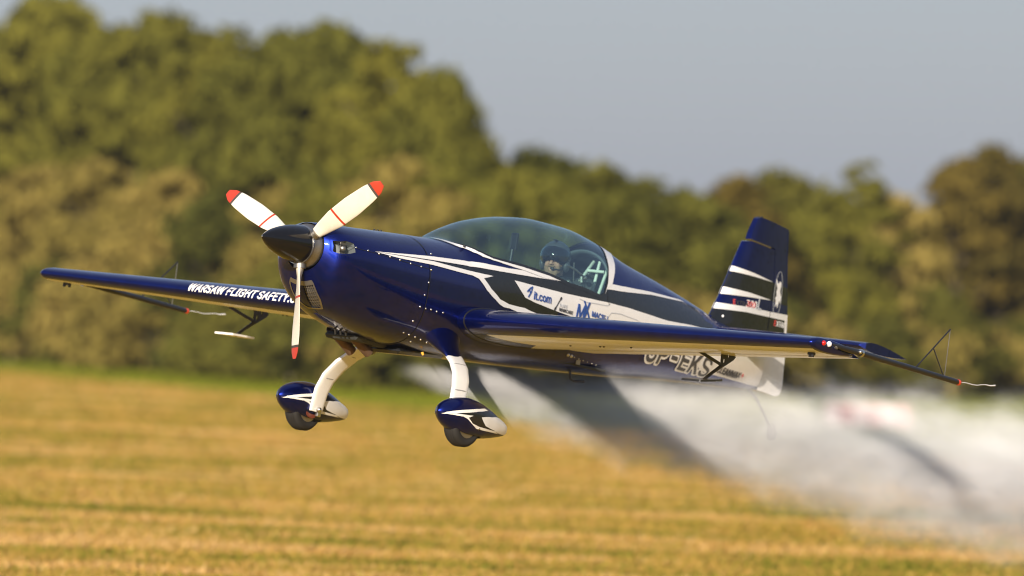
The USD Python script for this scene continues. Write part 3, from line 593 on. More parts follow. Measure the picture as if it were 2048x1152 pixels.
# ---- landing gear
def section(c, chord, thick, ax_c, ax_t, n=16):
    g = np.linspace(0, 2 * np.pi, n, endpoint=False)
    return [c + ax_c * (chord / 2 * np.sign(math.cos(t)) * abs(math.cos(t)) ** .6) + ax_t * (thick / 2 * np.sign(math.sin(t)) * abs(math.sin(t)) ** .6) for t in g]
leg_c = [(2.06, .36, -.590), (2.05, .45, -.655), (2.01, .545, -.725), (1.955, .625, -.82), (1.895, .675, -.93), (1.855, .695, -1.04), (1.835, .70, -1.16), (1.83, .702, -1.215)]
tyre_prof = [(-.055, .105), (-.066, .13), (-.066, .15), (-.055, .166), (-.035, .174), (-.012, .176), (.012, .176), (.035, .174), (.055, .166), (.066, .15), (.066, .13), (.055, .105)]
for sg in (1, -1):
    mk = (lambda m: m) if sg > 0 else mirror
    C = np.array(leg_c); T = np.gradient(C, axis=0); T /= np.linalg.norm(T, axis=1, keepdims=True)
    rings = []
    for k, (c, t) in enumerate(zip(C, T)):
        ac = np.array([1., 0, 0]) - t[0] * t; ac /= np.linalg.norm(ac); at_ = np.cross(t, ac)
        rings.append(section(c, np.interp(k, [0, 7], [.205, .150]), np.interp(k, [0, 7], [.045, .032]), ac, at_))
    lg = put('landing_gear_leg', mk(body(sweep(rings))), 'white_paint', air, 40)
    [put('fairing_joint', mk(body(sweep([section(C[k] + d * T[k], .192 - .012 * k + .004, .046, np.array([1., 0, 0]), np.cross(T[k], [1., 0, 0])) for d in (-.004, .004)]))), 'grey_strip', lg) for k in (2, 4)]
    ck_ = np.array([[0, 1.97, .32, -.47, .56, .26], [.3, 1.985, .365, -.545, .42, .185], [.6, 2.015, .410, -.608, .305, .115], [.85, 2.045, .448, -.655, .240, .072], [1, 2.048, .466, -.674, .222, .058]])
    cs_ = [cubic(ck_[:, 0], ck_[:, k]) for k in range(1, 6)]
    cuff = [[np.array([cs_[0](t), cs_[1](t), cs_[2](t)]) + np.array([1., 0, -.12]) * cs_[3](t) / 2 * math.cos(g_) + np.array([0, .62, .62]) * cs_[4](t) / 2 * math.sin(g_) for g_ in np.linspace(0, 2 * np.pi, 28, endpoint=False)] for t in np.linspace(0, 1, 14)]
    put('gear_fairing', mk(body(sweep(cuff))), 'blue_paint', air, 50)
    wl = xform('main_wheel', air)
    ty = put('tyre', mk(body(sweep([[(1.815 + r * math.cos(a), .82 + w, -1.195 + r * math.sin(a)) for a in np.linspace(0, 2 * np.pi, 40, endpoint=False)] for w, r in tyre_prof]))), 'rubber', wl, 50)
    put('tread_groove', mk(body(cat(*[tube([(1.815 + .1765 * math.cos(a), .82 + w, -1.195 + .1765 * math.sin(a)) for a in np.linspace(0, 2 * np.pi, 49)], .0022, 4, False) for w in (-.034, -.012, .012, .034)]))), 'letter_black', ty)
    put('rim', mk(body(sweep([[(1.815 + r * math.cos(a), .82 + w, -1.195 + r * math.sin(a)) for a in np.linspace(0, 2 * np.pi, 28, endpoint=False)] for w, r in ((-.062, .05), (-.058, .106), (.058, .106), (.062, .05))]))), 'dull_metal', wl)
    put('brake_disc', mk(body(tube([(1.815, .735, -1.195), (1.815, .725, -1.195)], .075, 24))), 'brake_red', wl)
    put('axle_bolt', mk(body(cat(tube([(1.83, .725, -1.195), (1.83, .672, -1.195)], .02, 10), ball(.022, (1.83, .668, -1.195), 1), bx((.05, .03, .07), (1.86, .70, -1.215), .006)))), 'steel', wl)
    pp = shapely.union_all([rect(0, -.1885, .8925, .1883 * 1.999)])
    def pant_patch(p, off=0.0, d=(.03, .012)): return patch(pant, p, off, *d)
    pan = put('wheel_pant', mk(pant_patch(rect(0.0005, -.12 * math.pi / 2 + .0005, .8675, .12 * math.pi * 1.5 - .0005).difference(Polygon([(.17, -.12 * math.pi / 2 - .05), (.50, -.12 * math.pi / 2 - .05), (.50, -.12), (.17, -.12)])).difference(Polygon([(.17, .12 * math.pi * 1.5 + .05), (.50, .12 * math.pi * 1.5 + .05), (.50, .12 * (math.pi + 1)), (.17, .12 * (math.pi + 1))])))), 'blue_paint', air)
    for k, name, mat, off in (('black', 'black_band', 'black_paint', .0015), ('tail', 'white_panel', 'white_wing', .0025), ('lower', 'white_stripe', 'white_paint', .0035), ('upper', 'white_stripe', 'white_paint', .0035)):
        q = Polygon(PANT_DECAL[k]).buffer(0); mu = Polygon([(s, .12 * math.pi - u) for s, u in PANT_DECAL[k]]).buffer(0)
        put(name, mk(join(pant_patch(q, off), pant_patch(mu, off))), mat, pan)
    p, n = pant(.41, -.055); put('pant_screw', mk(ball(.010, flip(p), 1)), 'steel', pan)
# tail wheel
tw = put('tail_wheel_strut', body(tube([(6.55, 0, -.36), (6.72, 0, -.44), (6.86, 0, -.56), (6.97, 0, -.66)], [.014, .012, .010, .009], 8)), 'carbon_black', air)
wl = xform('tail_wheel', air)
put('tyre', body(sweep([[(6.99 + r * math.cos(a), w, -.70 + r * math.sin(a)) for a in np.linspace(0, 2 * np.pi, 28, endpoint=False)] for w, r in ((-.018, .03), (-.022, .045), (-.014, .056), (.014, .056), (.022, .045), (.018, .03))])), 'rubber', wl, 50)
put('fork', body(cat(bx((.03, .008, .09), (6.98, .030, -.67), .003), bx((.03, .008, .09), (6.98, -.030, -.67), .003), bx((.04, .07, .01), (6.975, 0, -.628), .003))), 'dull_metal', wl)

# ---- below the cowling: exhaust, drains, steps
for Y, a in ((-.10, .25), (-.27, .15)):
    ex = trimesh.creation.annulus(.036, .042, .30); ex.apply_transform(trimesh.transformations.euler_matrix(0, math.pi / 2 + .55, a)); ex.apply_translation((1.50, Y, -.64))
    put('exhaust_pipe', body(ex), 'rust_metal', air, 40)
put('cowl_outlet', body(bx((.50, .34, .05), (1.55, -.12, -.632), .02, (0, .05, 0))), 'cockpit_dark', air)
put('belly_fairing', body(cat(bx((.60, .40, .06), (1.98, -.02, -.652), .025, (0, -.06, 0)))), 'black_paint', air)
put('fuel_drain', body(cat(tube([(1.93, .22, -.65), (1.935, .23, -.672)], [.012, .008], 8))), 'amber', air)
put('breather_pipe', body(cat(*[tube([(1.15 + .03 * k, -.06 + .03 * k, -.57), (1.17 + .03 * k, -.06 + .03 * k, -.625)], .009, 8) for k in range(3)])), 'carbon_black', air)
put('boarding_step', body(tube([(3.87, .20, -.53), (3.88, .21, -.615), (3.93, .21, -.625), (4.06, .21, -.612)], [.011, .011, .010, .013], 8)), 'carbon_black', air)
p, n = hull(3.80, -.285); put('static_plate', bx((.055, .008, .055), flip(p + n * .003), .002), 'dull_metal', air)
for q, (s, u) in enumerate(((3.62, -.228), (3.67, -.236))):
    p, n = hull(s, u); put('static_port', ball(.016, flip(p), 1), 'steel', air)
put('rivet_row', cat(*[ball(.006, flip(hull(3.72 + .07 * k, -.245 - .012 * k)[0]), 1) for k in range(6)]), 'steel', fuse).GetPrim().SetCustomDataByKey('kind', 'stuff')
put('cowl_fastener', cat(*[ball(.010, flip(hull(1.44 + .04 * k, TOPU / 2 + .02)[0] + [0, 0, .006]), 1) for k in range(3)]), 'carbon_black', cowl)

# ---- cockpit
low_glass = Polygon([(2.2, TOPU / 2), (2.2, .40)] + [p for p in glass_side if p[0] > 2.25 and p[1] < .33 and p[0] < 4.08] + [(4.2, .36), (4.2, -.60), (2.2, -.60)]) if False else None
liner = rect(2.2, -.55, 4.18, TOPU + .55).difference(glass.buffer(.012))
put('cockpit_liner', patch(hull, liner, -.016, .05, .03, inward=True), 'cockpit_dark', air)
put('cockpit_floor', body(bx((2.0, .62, .02), (3.2, 0, -.50), .004)), 'cockpit_dark', air)
fw = [(2.15, Y, .262 - .28 * Y ** 2) for Y in np.linspace(-.33, .33, 15)]
def deck(s, zc, hw): return [(s, Y, zc - .9 * (Y ** 2) / max(hw, .1)) for Y in np.linspace(-hw, hw, 15)]
dk = np.array([deck(2.16, .262, .20), deck(2.4, .262, .30), deck(2.7, .255, .345), deck(3.0, .235, .355), deck(3.25, .205, .355), deck(3.42, .175, .35)])
K = dk.shape[0]
put('instrument_coaming', trimesh.Trimesh(np.vstack([flip(dk.reshape(-1, 3)), flip(dk[-1] + [.0, 0, -.22])]), [f for i in range(K) for j in range(14) for f in ([i * 15 + j, (i + 1) * 15 + j, i * 15 + j + 1], [i * 15 + j + 1, (i + 1) * 15 + j, (i + 1) * 15 + j + 1])], process=False), 'cockpit_grey', air, 50)
put('camera_mount', body(cat(tube([(3.134, .02, .22), (3.14, .02, .335)], .012, 8), *[bx(sz, (3.15, .02 + dy, .402 + dz), .004) for sz, dy, dz in (((.03, .012, .135), -.026, 0), ((.03, .012, .135), .026, 0), ((.03, .062, .014), 0, .062), ((.03, .062, .014), 0, -.062), ((.018, .044, .115), 0, 0))])), 'carbon_black', air)
put('compass', body(bx((.06, .05, .03), (3.33, .10, .205), .01)), 'carbon_black', air)
hoop = [(4.13 + .16 * abs(math.cos(a)) * 0, .315 * math.cos(a), .10 + .345 * max(0, math.sin(a)) ** .8) for a in np.linspace(0, math.pi, 25)]
put('roll_hoop', body(sweep([section(np.array(p), .10, .03, np.array([1., 0, -.25]), np.array([0, math.cos(a), math.sin(a)]), 10) for p, a in zip(hoop, np.linspace(0, math.pi, 25))])), 'cockpit_grey', air, 50)
put('rear_bulkhead', patch(hull, rect(4.17, -.5, 4.60, TOPU + .5), -.02, .08, .05, inward=True), 'cockpit_dark', air)
for a, b in (((4.22, .02, .385), (3.97, .10, .20)), ((4.06, .09, .296), (4.13, .21, .30)), ((4.19, .20, .35), (4.06, .23, .08)), ((4.16, .13, .385), (4.10, .14, .12)), ((3.98, .10, .205), (4.04, .12, .10))):
    put('frame_tube', body(tube([a, b], .0125, 8)), 'tube_pale', air)
put('seat_back', body(bx((.07, .40, .62), (3.97, 0, -.08), .03, (0, .18, 0))), 'cockpit_dark', air)
put('seat_pan', body(bx((.42, .40, .08), (3.72, 0, -.36), .03)), 'cockpit_dark', air)
for a, b in (((3.70, .225, .32), (3.725, .225, .165)), ((3.83, .20, .255), (3.85, .20, .14))):
    put('latch_rod', body(tube([a, b], .005, 6)), 'dull_metal', air)
put('canopy_lock', body(cat(tube([(3.60, .235, .285), (3.72, .24, .262), (3.86, .235, .215)], .009, 8), bx((.09, .018, .02), (3.96, .21, .25), .005, (0, .2, 0)), ball(.022, (3.86, .23, .215), 1))), 'dull_metal', air)

# ---------------------------------------------------------------- the pilot
pilot = tag(seat_in_air(xform('person')), 'bearded pilot in dark helmet and black visor seated under the canopy', 'person')
def hulls(chains):
    out = manifold3d.Manifold()
    for a, ra, b, rb in chains:
        A = manifold3d.Manifold.sphere(ra, 20).translate(tuple(map(float, a))); B = manifold3d.Manifold.sphere(rb, 20).translate(tuple(map(float, b)))
        out = out + manifold3d.Manifold.batch_hull([A, B])
    return out
def smooth_body(man, edge=.02, it=6):
    m = man.refine_to_length(edge).to_mesh(); t = trimesh.Trimesh(m.vert_properties[:, :3], m.tri_verts); trimesh.smoothing.filter_taubin(t, iterations=it); return t
J = {'pelvis': (3.72, 0, -.27), 'belly': (3.78, 0, -.12), 'chest': (3.82, 0, .05), 'neck': (3.80, 0, .165)}
ch = [(J['pelvis'], .15, J['belly'], .14), (J['belly'], .14, J['chest'], .155), ((3.83, -.12, .085), .085, (3.83, .12, .085), .085), (J['chest'], .11, J['neck'], .062)]
for sg in (1, -1):
    sh, el, wr = (3.82, sg * .185, .06), (3.60, sg * .22, -.14), (3.40, sg * .10, -.12)
    ch += [((3.83, sg * .12, .085), .085, sh, .068), (sh, .062, el, .048), (el, .046, wr, .034)]
    hip, kn, an = (3.70, sg * .10, -.28), (3.30, sg * .16, -.20), (2.95, sg * .12, -.42)
    ch += [(hip, .095, kn, .066), (kn, .062, an, .042), (an, .045, (2.80, sg * .12, -.40), .035)]
    # hands closed on the stick (starboard) and the throttle (port)
    ch += [(wr, .034, (3.345, sg * .08, -.10), .036)]
    for f in range(4):
        b = np.array([3.325 - .0, sg * (.072 + .004 * f), -.075 - .019 * f]); ch += [(b, .009, b + [-.028, -sg * .008, -.002], .0085), (b + [-.028, -sg * .008, -.002], .0085, b + [-.034, -sg * .034, -.004], .008)]
    ch += [((3.355, sg * .06, -.075), .012, (3.315, sg * .045, -.055), .009)]
put('body', body(smooth_body(hulls(ch), .022, 5)), 'suit', pilot, True)
HC, TURN = np.array([3.735, 0.0, .325]), math.radians(22)      # head centre; the face is turned a little to port
def headspace(m):
    """Head axes (x to the face, y to its left, z up) -> body axes, turned to port and set on the neck."""
    m = m.copy(); v = m.vertices; c, s = math.cos(TURN), math.sin(TURN)
    m.vertices = np.c_[v[:, 0] * c - v[:, 1] * s, v[:, 0] * s + v[:, 1] * c, v[:, 2]] + flip(HC); return m
hd = hulls([((0.0, 0, .03), .088, (.012, 0, -.05), .068), ((.012, 0, -.05), .068, (.035, 0, -.095), .042), ((-.03, 0, -.02), .07, (-.07, 0, -.17), .055)])
hd = hd + hulls([((.088, 0, .0), .010, (.108, 0, -.030), .014), ((.096, .013, -.034), .008, (.096, -.013, -.034), .008), ((.072, .030, -.012), .02, (.062, .045, -.04), .02), ((.072, -.030, -.012), .02, (.062, -.045, -.04), .02)])
hd = hd - hulls([((.10, .018, -.068), .0085, (.10, -.018, -.068), .0085)])
put('head', headspace(smooth_body(hd, .010, 5)), 'skin', pilot, True)
be = hulls([((.055, .048, -.062), .022, (.055, .028, -.108), .026), ((.055, -.048, -.062), .022, (.055, -.028, -.108), .026), ((.058, .028, -.108), .026, (.058, -.028, -.108), .026), ((.086, .022, -.052), .008, (.086, -.022, -.052), .008), ((.02, .062, -.035), .014, (.045, .050, -.09), .02), ((.02, -.062, -.035), .014, (.045, -.050, -.09), .02)])
bt = smooth_body(be, .010, 3); bt.vertices += bt.vertex_normals * (.004 * (meshkit.fbm(bt.vertices * 120, 2, 3)[:, None] - .5)); put('beard', headspace(bt), 'beard', pilot, True)
sh_ = trimesh.creation.icosphere(4, 1.0); v = sh_.vertices.copy(); v[:, 0] *= .132; v[:, 1] *= .122; v[:, 2] *= .130; v += [-.012, 0, .035]
sh_.vertices = v; keep = ~((v[:, 0] > .055) & (v[:, 2] < .02)) & (v[:, 2] > -.062)
sh_.update_faces(keep[sh_.faces].all(1)); sh_.remove_unreferenced_vertices()
he = put('helmet', headspace(sh_), 'helmet', pilot, True)
put('ear_cup', headspace(cat(*[ball(.046, (-.005, y, -.030), 2, (1, .6, 1.2)) for y in (.10, -.10)])), 'helmet', pilot, True)
vs = trimesh.creation.icosphere(4, 1.0); v = vs.vertices.copy(); v[:, 0] *= .141; v[:, 1] *= .126; v[:, 2] *= .110; v += [-.005, 0, .034]; vs.vertices = v
keep = (v[:, 0] > .005) & (v[:, 2] > -.004 - .028 * np.abs(v[:, 1]) / .12 * 1.2) & (v[:, 2] < .125)
vs.update_faces(keep[vs.faces].all(1)); vs.remove_unreferenced_vertices(); put('visor', headspace(vs), 'visor', pilot, True)
put('visor_track', headspace(cat(bx((.20, .022, .01), (.0, 0, .163), .004))), 'suit', pilot)
put('microphone', headspace(cat(tube([(.02, .085, -.05), (.07, .07, -.075), (.105, .03, -.074)], .0045, 6), ball(.013, (.108, .016, -.072), 2, (.8, 1.5, .8)))), 'carbon_black', pilot)
for sg in (1, -1):
    put('harness_strap', body(sweep([section(np.array(p), .045, .006, np.array([0, 1., 0]), np.array(t), 8) for p, t in (((3.91, sg * .085, .13), (.6, 0, .8)), ((3.83, sg * .085, .182), (0, 0, 1.)), ((3.735, sg * .082, .115), (-.8, 0, .6)), ((3.665, sg * .06, -.02), (-1., 0, .2)))])), 'strap', pilot)
for q in (bx((.012, .05, .03), (3.70, .085, .088), .004), bx((.012, .05, .03), (3.70, -.085, .088), .004), tube([(3.655, 0, -.03), (3.635, 0, -.03)], .03, 12), bx((.05, .03, .016), (3.76, .16, .155), .004, (0, .3, .4))): put('harness_buckle', body(q), 'steel', pilot)
fp = put('sleeve_flag', body(bx((.075, .008, .022), (3.80, .252, .105), .002, (.25, .15, 0))), 'letter_white', pilot)
put('red_half', body(bx((.075, .008, .022), (3.80, .258, .083), .002, (.25, .15, 0))), 'patch_red', fp)
# ---------------------------------------------------------------- the field
TILT = .04                                                # the field falls gently to the right
def lie(x): return -TILT * float(np.clip(x, -160, 160))
look('field', {
    'g': ('geometry', {}), 'm': ('mapping', {'scale': (.20, 1, 0)}),
    'big': ('noise_texture', {'scale': .045, 'detail': 4.0, 'roughness': .6}), 'mid': ('noise_texture', {'scale': .35, 'detail': 5.0, 'roughness': .65}),
    'fine': ('noise_texture', {'scale': 3.0, 'detail': 6.0, 'roughness': .7}), 'wee': ('noise_texture', {'scale': 22.0, 'detail': 4.0, 'roughness': .7}),
    'rb': ('rgb_ramp', {'ramp': [(.38, (.13, .15, .012)), (.46, (.34, .23, .02)), (.55, (.42, .23, .028)), (.64, (.52, .27, .06))]}),
    'rm': ('rgb_ramp', {'ramp': [(.38, (.08, .11, .010)), (.46, (.34, .235, .02)), (.55, (.46, .25, .03)), (.64, (.58, .33, .08))]}),
    'rf': ('rgb_ramp', {'ramp': [(.25, (.45, .45, .40)), (.5, (1, 1, 1)), (.75, (1.35, 1.3, 1.2))]}),
    'x1': ('mix', {'mix_type': 'mix', 'fac': .55}), 'x2': ('mix', {'mix_type': 'multiply', 'fac': .8}),
    'q': ('vector_math', {'math_type': 'dot_product', 'vector2': (.9518, .3070, 0)}),
    'qn': ('math', {'math_type': 'multiply_add', 'value2': 5.0}), 'qf': ('map_range', {'range_type': 'smoothstep', 'from_min': 59.5, 'from_max': 61.5, 'to_min': 0.0, 'to_max': 1.0}),
    'x3': ('mix', {'mix_type': 'mix', 'color2': (.19, .20, .016)}),
    'b': ('bump', {'strength': .6, 'distance': .06}), 'p': ('principled_bsdf', {'roughness': .85, 'specular_ior_level': .05, 'sheen_weight': 0.0})},
    [('g.position', 'm.vector')] + [('m.vector', k + '.vector') for k in ('big', 'mid', 'fine', 'wee')] +
    [('big.fac', 'rb.fac'), ('mid.fac', 'rm.fac'), ('fine.fac', 'rf.fac'), ('rb.color', 'x1.color1'), ('rm.color', 'x1.color2'), ('x1.color', 'x2.color1'), ('rf.color', 'x2.color2'),
     ('g.position', 'q.vector1'), ('mid.fac', 'qn.value1'), ('q.value', 'qn.value3'), ('qn.value', 'qf.value'), ('qf.result', 'x3.fac'), ('x2.color', 'x3.color1'), ('x3.color', 'p.base_color'), ('wee.fac', 'b.height'), ('b.normal', 'p.normal')])
S_ = 6000.0
fx = [-S_, -160, 160, S_]; fv = np.array([(x, y, lie(x)) for y in (-S_, S_) for x in fx])
put('field', (fv, np.array([[i, i + 1, i + 5] for i in range(3)] + [[i, i + 5, i + 4] for i in range(3)])), 'field', None, False)
tag(stage.GetPrimAtPath('/World/field'), 'wide dry golden field with streaks of green grass', 'field', kind='structure')

# ---------------------------------------------------------------- dry grass standing on the field
look('grass_blade', {'o': ('object_info', {}), 'g': ('geometry', {}), 'm1': ('mapping', {'scale': (.20, 1, 0)}), 'mid': ('noise_texture', {'scale': .35, 'detail': 5.0, 'roughness': .65}), 's1': ('math', {'math_type': 'multiply_add', 'value2': .22}), 's2': ('math', {'math_type': 'subtract', 'value2': .11}), 'r': ('rgb_ramp', {'ramp': [(.36, (.11, .14, .014)), (.43, (.28, .245, .034)), (.49, (.42, .285, .06)), (.56, (.51, .30, .075)), (.64, (.66, .44, .18))]}),
    'q': ('vector_math', {'math_type': 'dot_product', 'vector2': (.9518, .3070, 0)}), 'qn': ('math', {'math_type': 'multiply_add', 'value2': 5.0}), 'qf': ('map_range', {'range_type': 'smoothstep', 'from_min': 59.5, 'from_max': 61.5, 'to_min': 0.0, 'to_max': 1.0}), 'x3': ('mix', {'mix_type': 'mix', 'color2': (.20, .22, .018)}),
    'd': ('diffuse_bsdf', {}), 't': ('translucent_bsdf', {}), 'm': ('mix_closure', {'fac': .3})}, [('g.position', 'm1.vector'), ('m1.vector', 'mid.vector'), ('o.random', 's1.value1'), ('mid.fac', 's1.value3'), ('s1.value', 's2.value1'), ('s2.value', 'r.fac'), ('g.position', 'q.vector1'), ('mid.fac', 'qn.value1'), ('q.value', 'qn.value3'), ('qn.value', 'qf.value'), ('qf.result', 'x3.fac'), ('r.color', 'x3.color1'), ('x3.color', 'd.color'), ('x3.color', 't.color'), ('d.BSDF', 'm.closure1'), ('t.BSDF', 'm.closure2')], surface='m.closure')
gi = UsdGeom.PointInstancer.Define(stage, '/World/dry_grass')
tag(gi, 'short dry golden grass with green tufts covering the field', 'grass', kind='stuff')
gg = np.random.default_rng(12); protos = []
for k in range(3):
    V, F = [], []
    for b in range(16):
        a = gg.uniform(0, 2 * np.pi); o = gg.normal(0, .09, 2) * [1.6, 1]; hh = gg.uniform(.03, .08); w = .012; le = gg.normal(0, .05, 2)
        n_ = len(V); V += [(o[0] - w * math.cos(a), o[1] - w * math.sin(a), -.01), (o[0] + w * math.cos(a), o[1] + w * math.sin(a), -.01), (o[0] + le[0], o[1] + le[1], hh)]; F.append((n_, n_ + 1, n_ + 2))
    usdkit.mesh(stage, f'/World/dry_grass/tuft_{k:03d}', (np.array(V), np.array(F)), LOOK['grass_blade']); protos.append(f'/World/dry_grass/tuft_{k:03d}')
N_ = 70000
dd = 1 / gg.uniform(1 / 250., 1 / 78., N_); xx = gg.uniform(-.0705, .0705, N_) * dd
clump = meshkit.noise(np.c_[xx * .25, dd * .9, 0 * xx], 4) * .6 + meshkit.noise(np.c_[xx * 1.2, dd * 2.5, 0 * xx], 9) * .4
keep = clump > gg.uniform(.25, .62, N_); xx, dd = xx[keep], dd[keep]; n_ = len(xx)
gi.CreateProtoIndicesAttr(Vt.IntArray.FromNumpy(gg.integers(0, 3, n_).astype(np.int32)))
gi.CreatePositionsAttr(Vt.Vec3fArray.FromNumpy(np.c_[xx, dd, -TILT * xx].astype(np.float32)))
an = gg.uniform(0, 2 * np.pi, n_) / 2
gi.CreateOrientationsAttr(Vt.QuathArray([Gf.Quath(float(math.cos(q)), 0, 0, float(math.sin(q))) for q in an]))
gi.CreateScalesAttr(Vt.Vec3fArray.FromNumpy((gg.uniform(.7, 1.5, n_)[:, None] * np.array([1.5, 1.5, 1.0])).astype(np.float32)))
gi.CreatePrototypesRel().SetTargets([Sdf.Path(p) for p in protos])

# ---------------------------------------------------------------- trees
def leaf_look(name, dark, light, autumn):
    look(name, {'o': ('object_info', {}), 'g': ('geometry', {}), 'n': ('noise_texture', {'scale': .7, 'detail': 3.0}), 'a': ('math', {'math_type': 'multiply_add', 'value2': .55, 'value3': -.02}),
                'a2': ('math', {'math_type': 'multiply_add', 'value2': .45}), 'a3': ('math', {'math_type': 'multiply_add', 'value2': .34}), 'a4': ('math', {'math_type': 'subtract', 'value2': .14}), 'r': ('rgb_ramp', {'ramp': [(.15, dark), (.55, light), (.95, autumn)]}),
                'd': ('diffuse_bsdf', {}), 't': ('translucent_bsdf', {}), 'm': ('mix_closure', {'fac': .35})},
         [('g.position', 'n.vector'), ('g.random_per_island', 'a.value1'), ('n.fac', 'a2.value1'), ('a.value', 'a2.value3'), ('o.random', 'a3.value1'), ('a2.value', 'a3.value3'), ('a3.value', 'a4.value1'), ('a4.value', 'r.fac'), ('r.color', 'd.color'), ('r.color', 't.color'), ('d.BSDF', 'm.closure1'), ('t.BSDF', 'm.closure2')], surface='m.closure')
leaf_look('leaf_olive', (.115, .115, .020), (.225, .205, .03), (.39, .27, .035))
leaf_look('leaf_dry', (.21, .17, .04), (.38, .29, .08), (.48, .34, .09))
leaf_look('leaf_dark', (.075, .080, .016), (.16, .145, .025), (.27, .20, .034))
leaf_look('leaf_brown', (.10, .08, .018), (.21, .15, .03), (.32, .18, .035))
plain('bark', (.075, .058, .040), .9, grain=.4)
def crown_mesh(seed, h, rx, base, leaf, n, blobs, lean=0.0, top=1.0):
    """Leaf-sized faces on the shells of many boughs spread through an uneven crown."""
    g = np.random.default_rng(seed); C, R = [], []
    for i in range(blobs):
        t = (i + g.random()) / blobs; z = base + (h - base) * t
        w = rx * np.interp(t, [0, .15, .4, .7, 1], [.55, .9, 1.0, .78, .22 * top]) * g.uniform(.45, 1.0)
        a = g.uniform(0, 2 * np.pi); C.append((w * math.cos(a) + lean * t, w * math.sin(a), z)); R.append(rx * g.uniform(.15, .40) * np.interp(t, [0, .8, 1], [1, 1, .6]))
    C, R = np.array(C), np.array(R)
    k = g.choice(blobs, n, p=R ** 2 / (R ** 2).sum())
    d = g.normal(size=(n, 3)); d /= np.linalg.norm(d, axis=1, keepdims=True); d[:, 2] = np.where(d[:, 2] < -.3, -d[:, 2], d[:, 2])
    P = C[k] + d * (R[k] * g.uniform(.35, 1.25, n))[:, None] * [1.15, 1.15, .8]
    N = d + g.normal(scale=.55, size=(n, 3)); N /= np.linalg.norm(N, axis=1, keepdims=True)
    T = np.cross(N, g.normal(size=(n, 3)) * [1, 1, .35]); T /= np.linalg.norm(T, axis=1, keepdims=True); B = np.cross(N, T)
    L = leaf * g.uniform(.6, 1.4, n)[:, None]
    V = np.stack([P - T * L, P + B * L * .55, P + T * L, P - B * L * .55], 1).reshape(-1, 3)
    i = np.arange(n)[:, None] * 4
    return V, np.vstack([i + [0, 1, 2], i + [0, 2, 3]])
def trunk_mesh(seed, h, rx, base, r):
    g = np.random.default_rng(seed + 50)
    ms = [tube([(0, 0, -.2), (g.normal(0, .1), 0, h * .3), (g.normal(0, .2), g.normal(0, .2), h * .6), (g.normal(0, .3), 0, h * .85)], [r * 1.25, r, r * .6, r * .15], 8)]
    for q in range(7):
        a = q * 2.4; z = base + (h * .75 - base) * q / 7; e = rx * .7
        ms.append(tube([(0, 0, z), (e * .5 * math.cos(a), e * .5 * math.sin(a), z + .12 * h), (e * math.cos(a), e * math.sin(a), z + .2 * h)], [r * .5, r * .3, r * .08], 6))
    return cat(*ms)
KIND = {  # seed, height, crown radius, crown base, leaf, faces, boughs, trunk, look
 'oak_tree': (3, 14., 5.0, 2.2, .34, 9000, 46, .34, 'leaf_olive'), 'ash_tree': (11, 15., 4.2, 2.4, .32, 8000, 40, .30, 'leaf_olive'), 'maple_tree': (23, 13., 4.6, 1.8, .34, 8500, 44, .30, 'leaf_olive'),
 'field_tree': (31, 7., 2.5, .7, .22, 5000, 30, .16, 'leaf_olive'), 'round_tree': (41, 7., 2.8, .6, .22, 5500, 34, .16, 'leaf_dark'), 'slim_tree': (53, 8., 1.1, 1.2, .18, 2200, 26, .12, 'leaf_olive'),
 'dry_tree': (61, 7., 2.7, .5, .24, 5500, 32, .15, 'leaf_dry'), 'brown_tree': (71, 8., 2.6, .8, .22, 5200, 32, .16, 'leaf_brown'), 'shrub': (83, 2.6, 1.7, .05, .17, 2600, 22, .05, 'leaf_dark'), 'dry_shrub': (97, 2.6, 1.8, .05, .18, 2600, 22, .05, 'leaf_dry')}
first = {}
def tree(kind, x, y, h, wide=1.0, label='', cat_='tree', group=None):
    sd, H, rx, base, leaf, n, blobs, r, lk = KIND[kind]
    t = UsdGeom.Xform.Define(stage, numbered('/World/' + kind))
    t.AddTranslateOp().Set((x, y, lie(x))); t.AddRotateZOp().Set(float((x * 97 + y * 31) % 360)); s = h / H
    t.AddScaleOp().Set(Gf.Vec3f(s * wide, s * wide, s))
    p = t.GetPrim()
    if kind not in first:
        put('trunk', trunk_mesh(sd, H, rx, base, r), 'bark', t); put('crown', crown_mesh(sd, H, rx, base, leaf, int(n * 1.25), int(blobs * 1.6)), lk, t, False); first[kind] = p
    else:
        p.GetReferences().AddInternalReference(first[kind].GetPath()); p.SetInstanceable(True)
        for k in ('label', 'category', 'group', 'kind'):
            if p.HasCustomDataKey(k): p.ClearCustomDataByKey(k)
    tag(t, label, cat_, group); return t
def at(px, d): return (px - 1024) / 15446.5 * d
def edge(px): return 49429.0 / ((141 + .085 * px if px < 850 else 213 + .004 * (px - 850)) - TILT * (px - 1024))
def tall(d, ytop): return EYE + (576 - ytop) / 15446.5 * d
WOOD = 'broad olive trees massed in the tall wood behind the propeller'
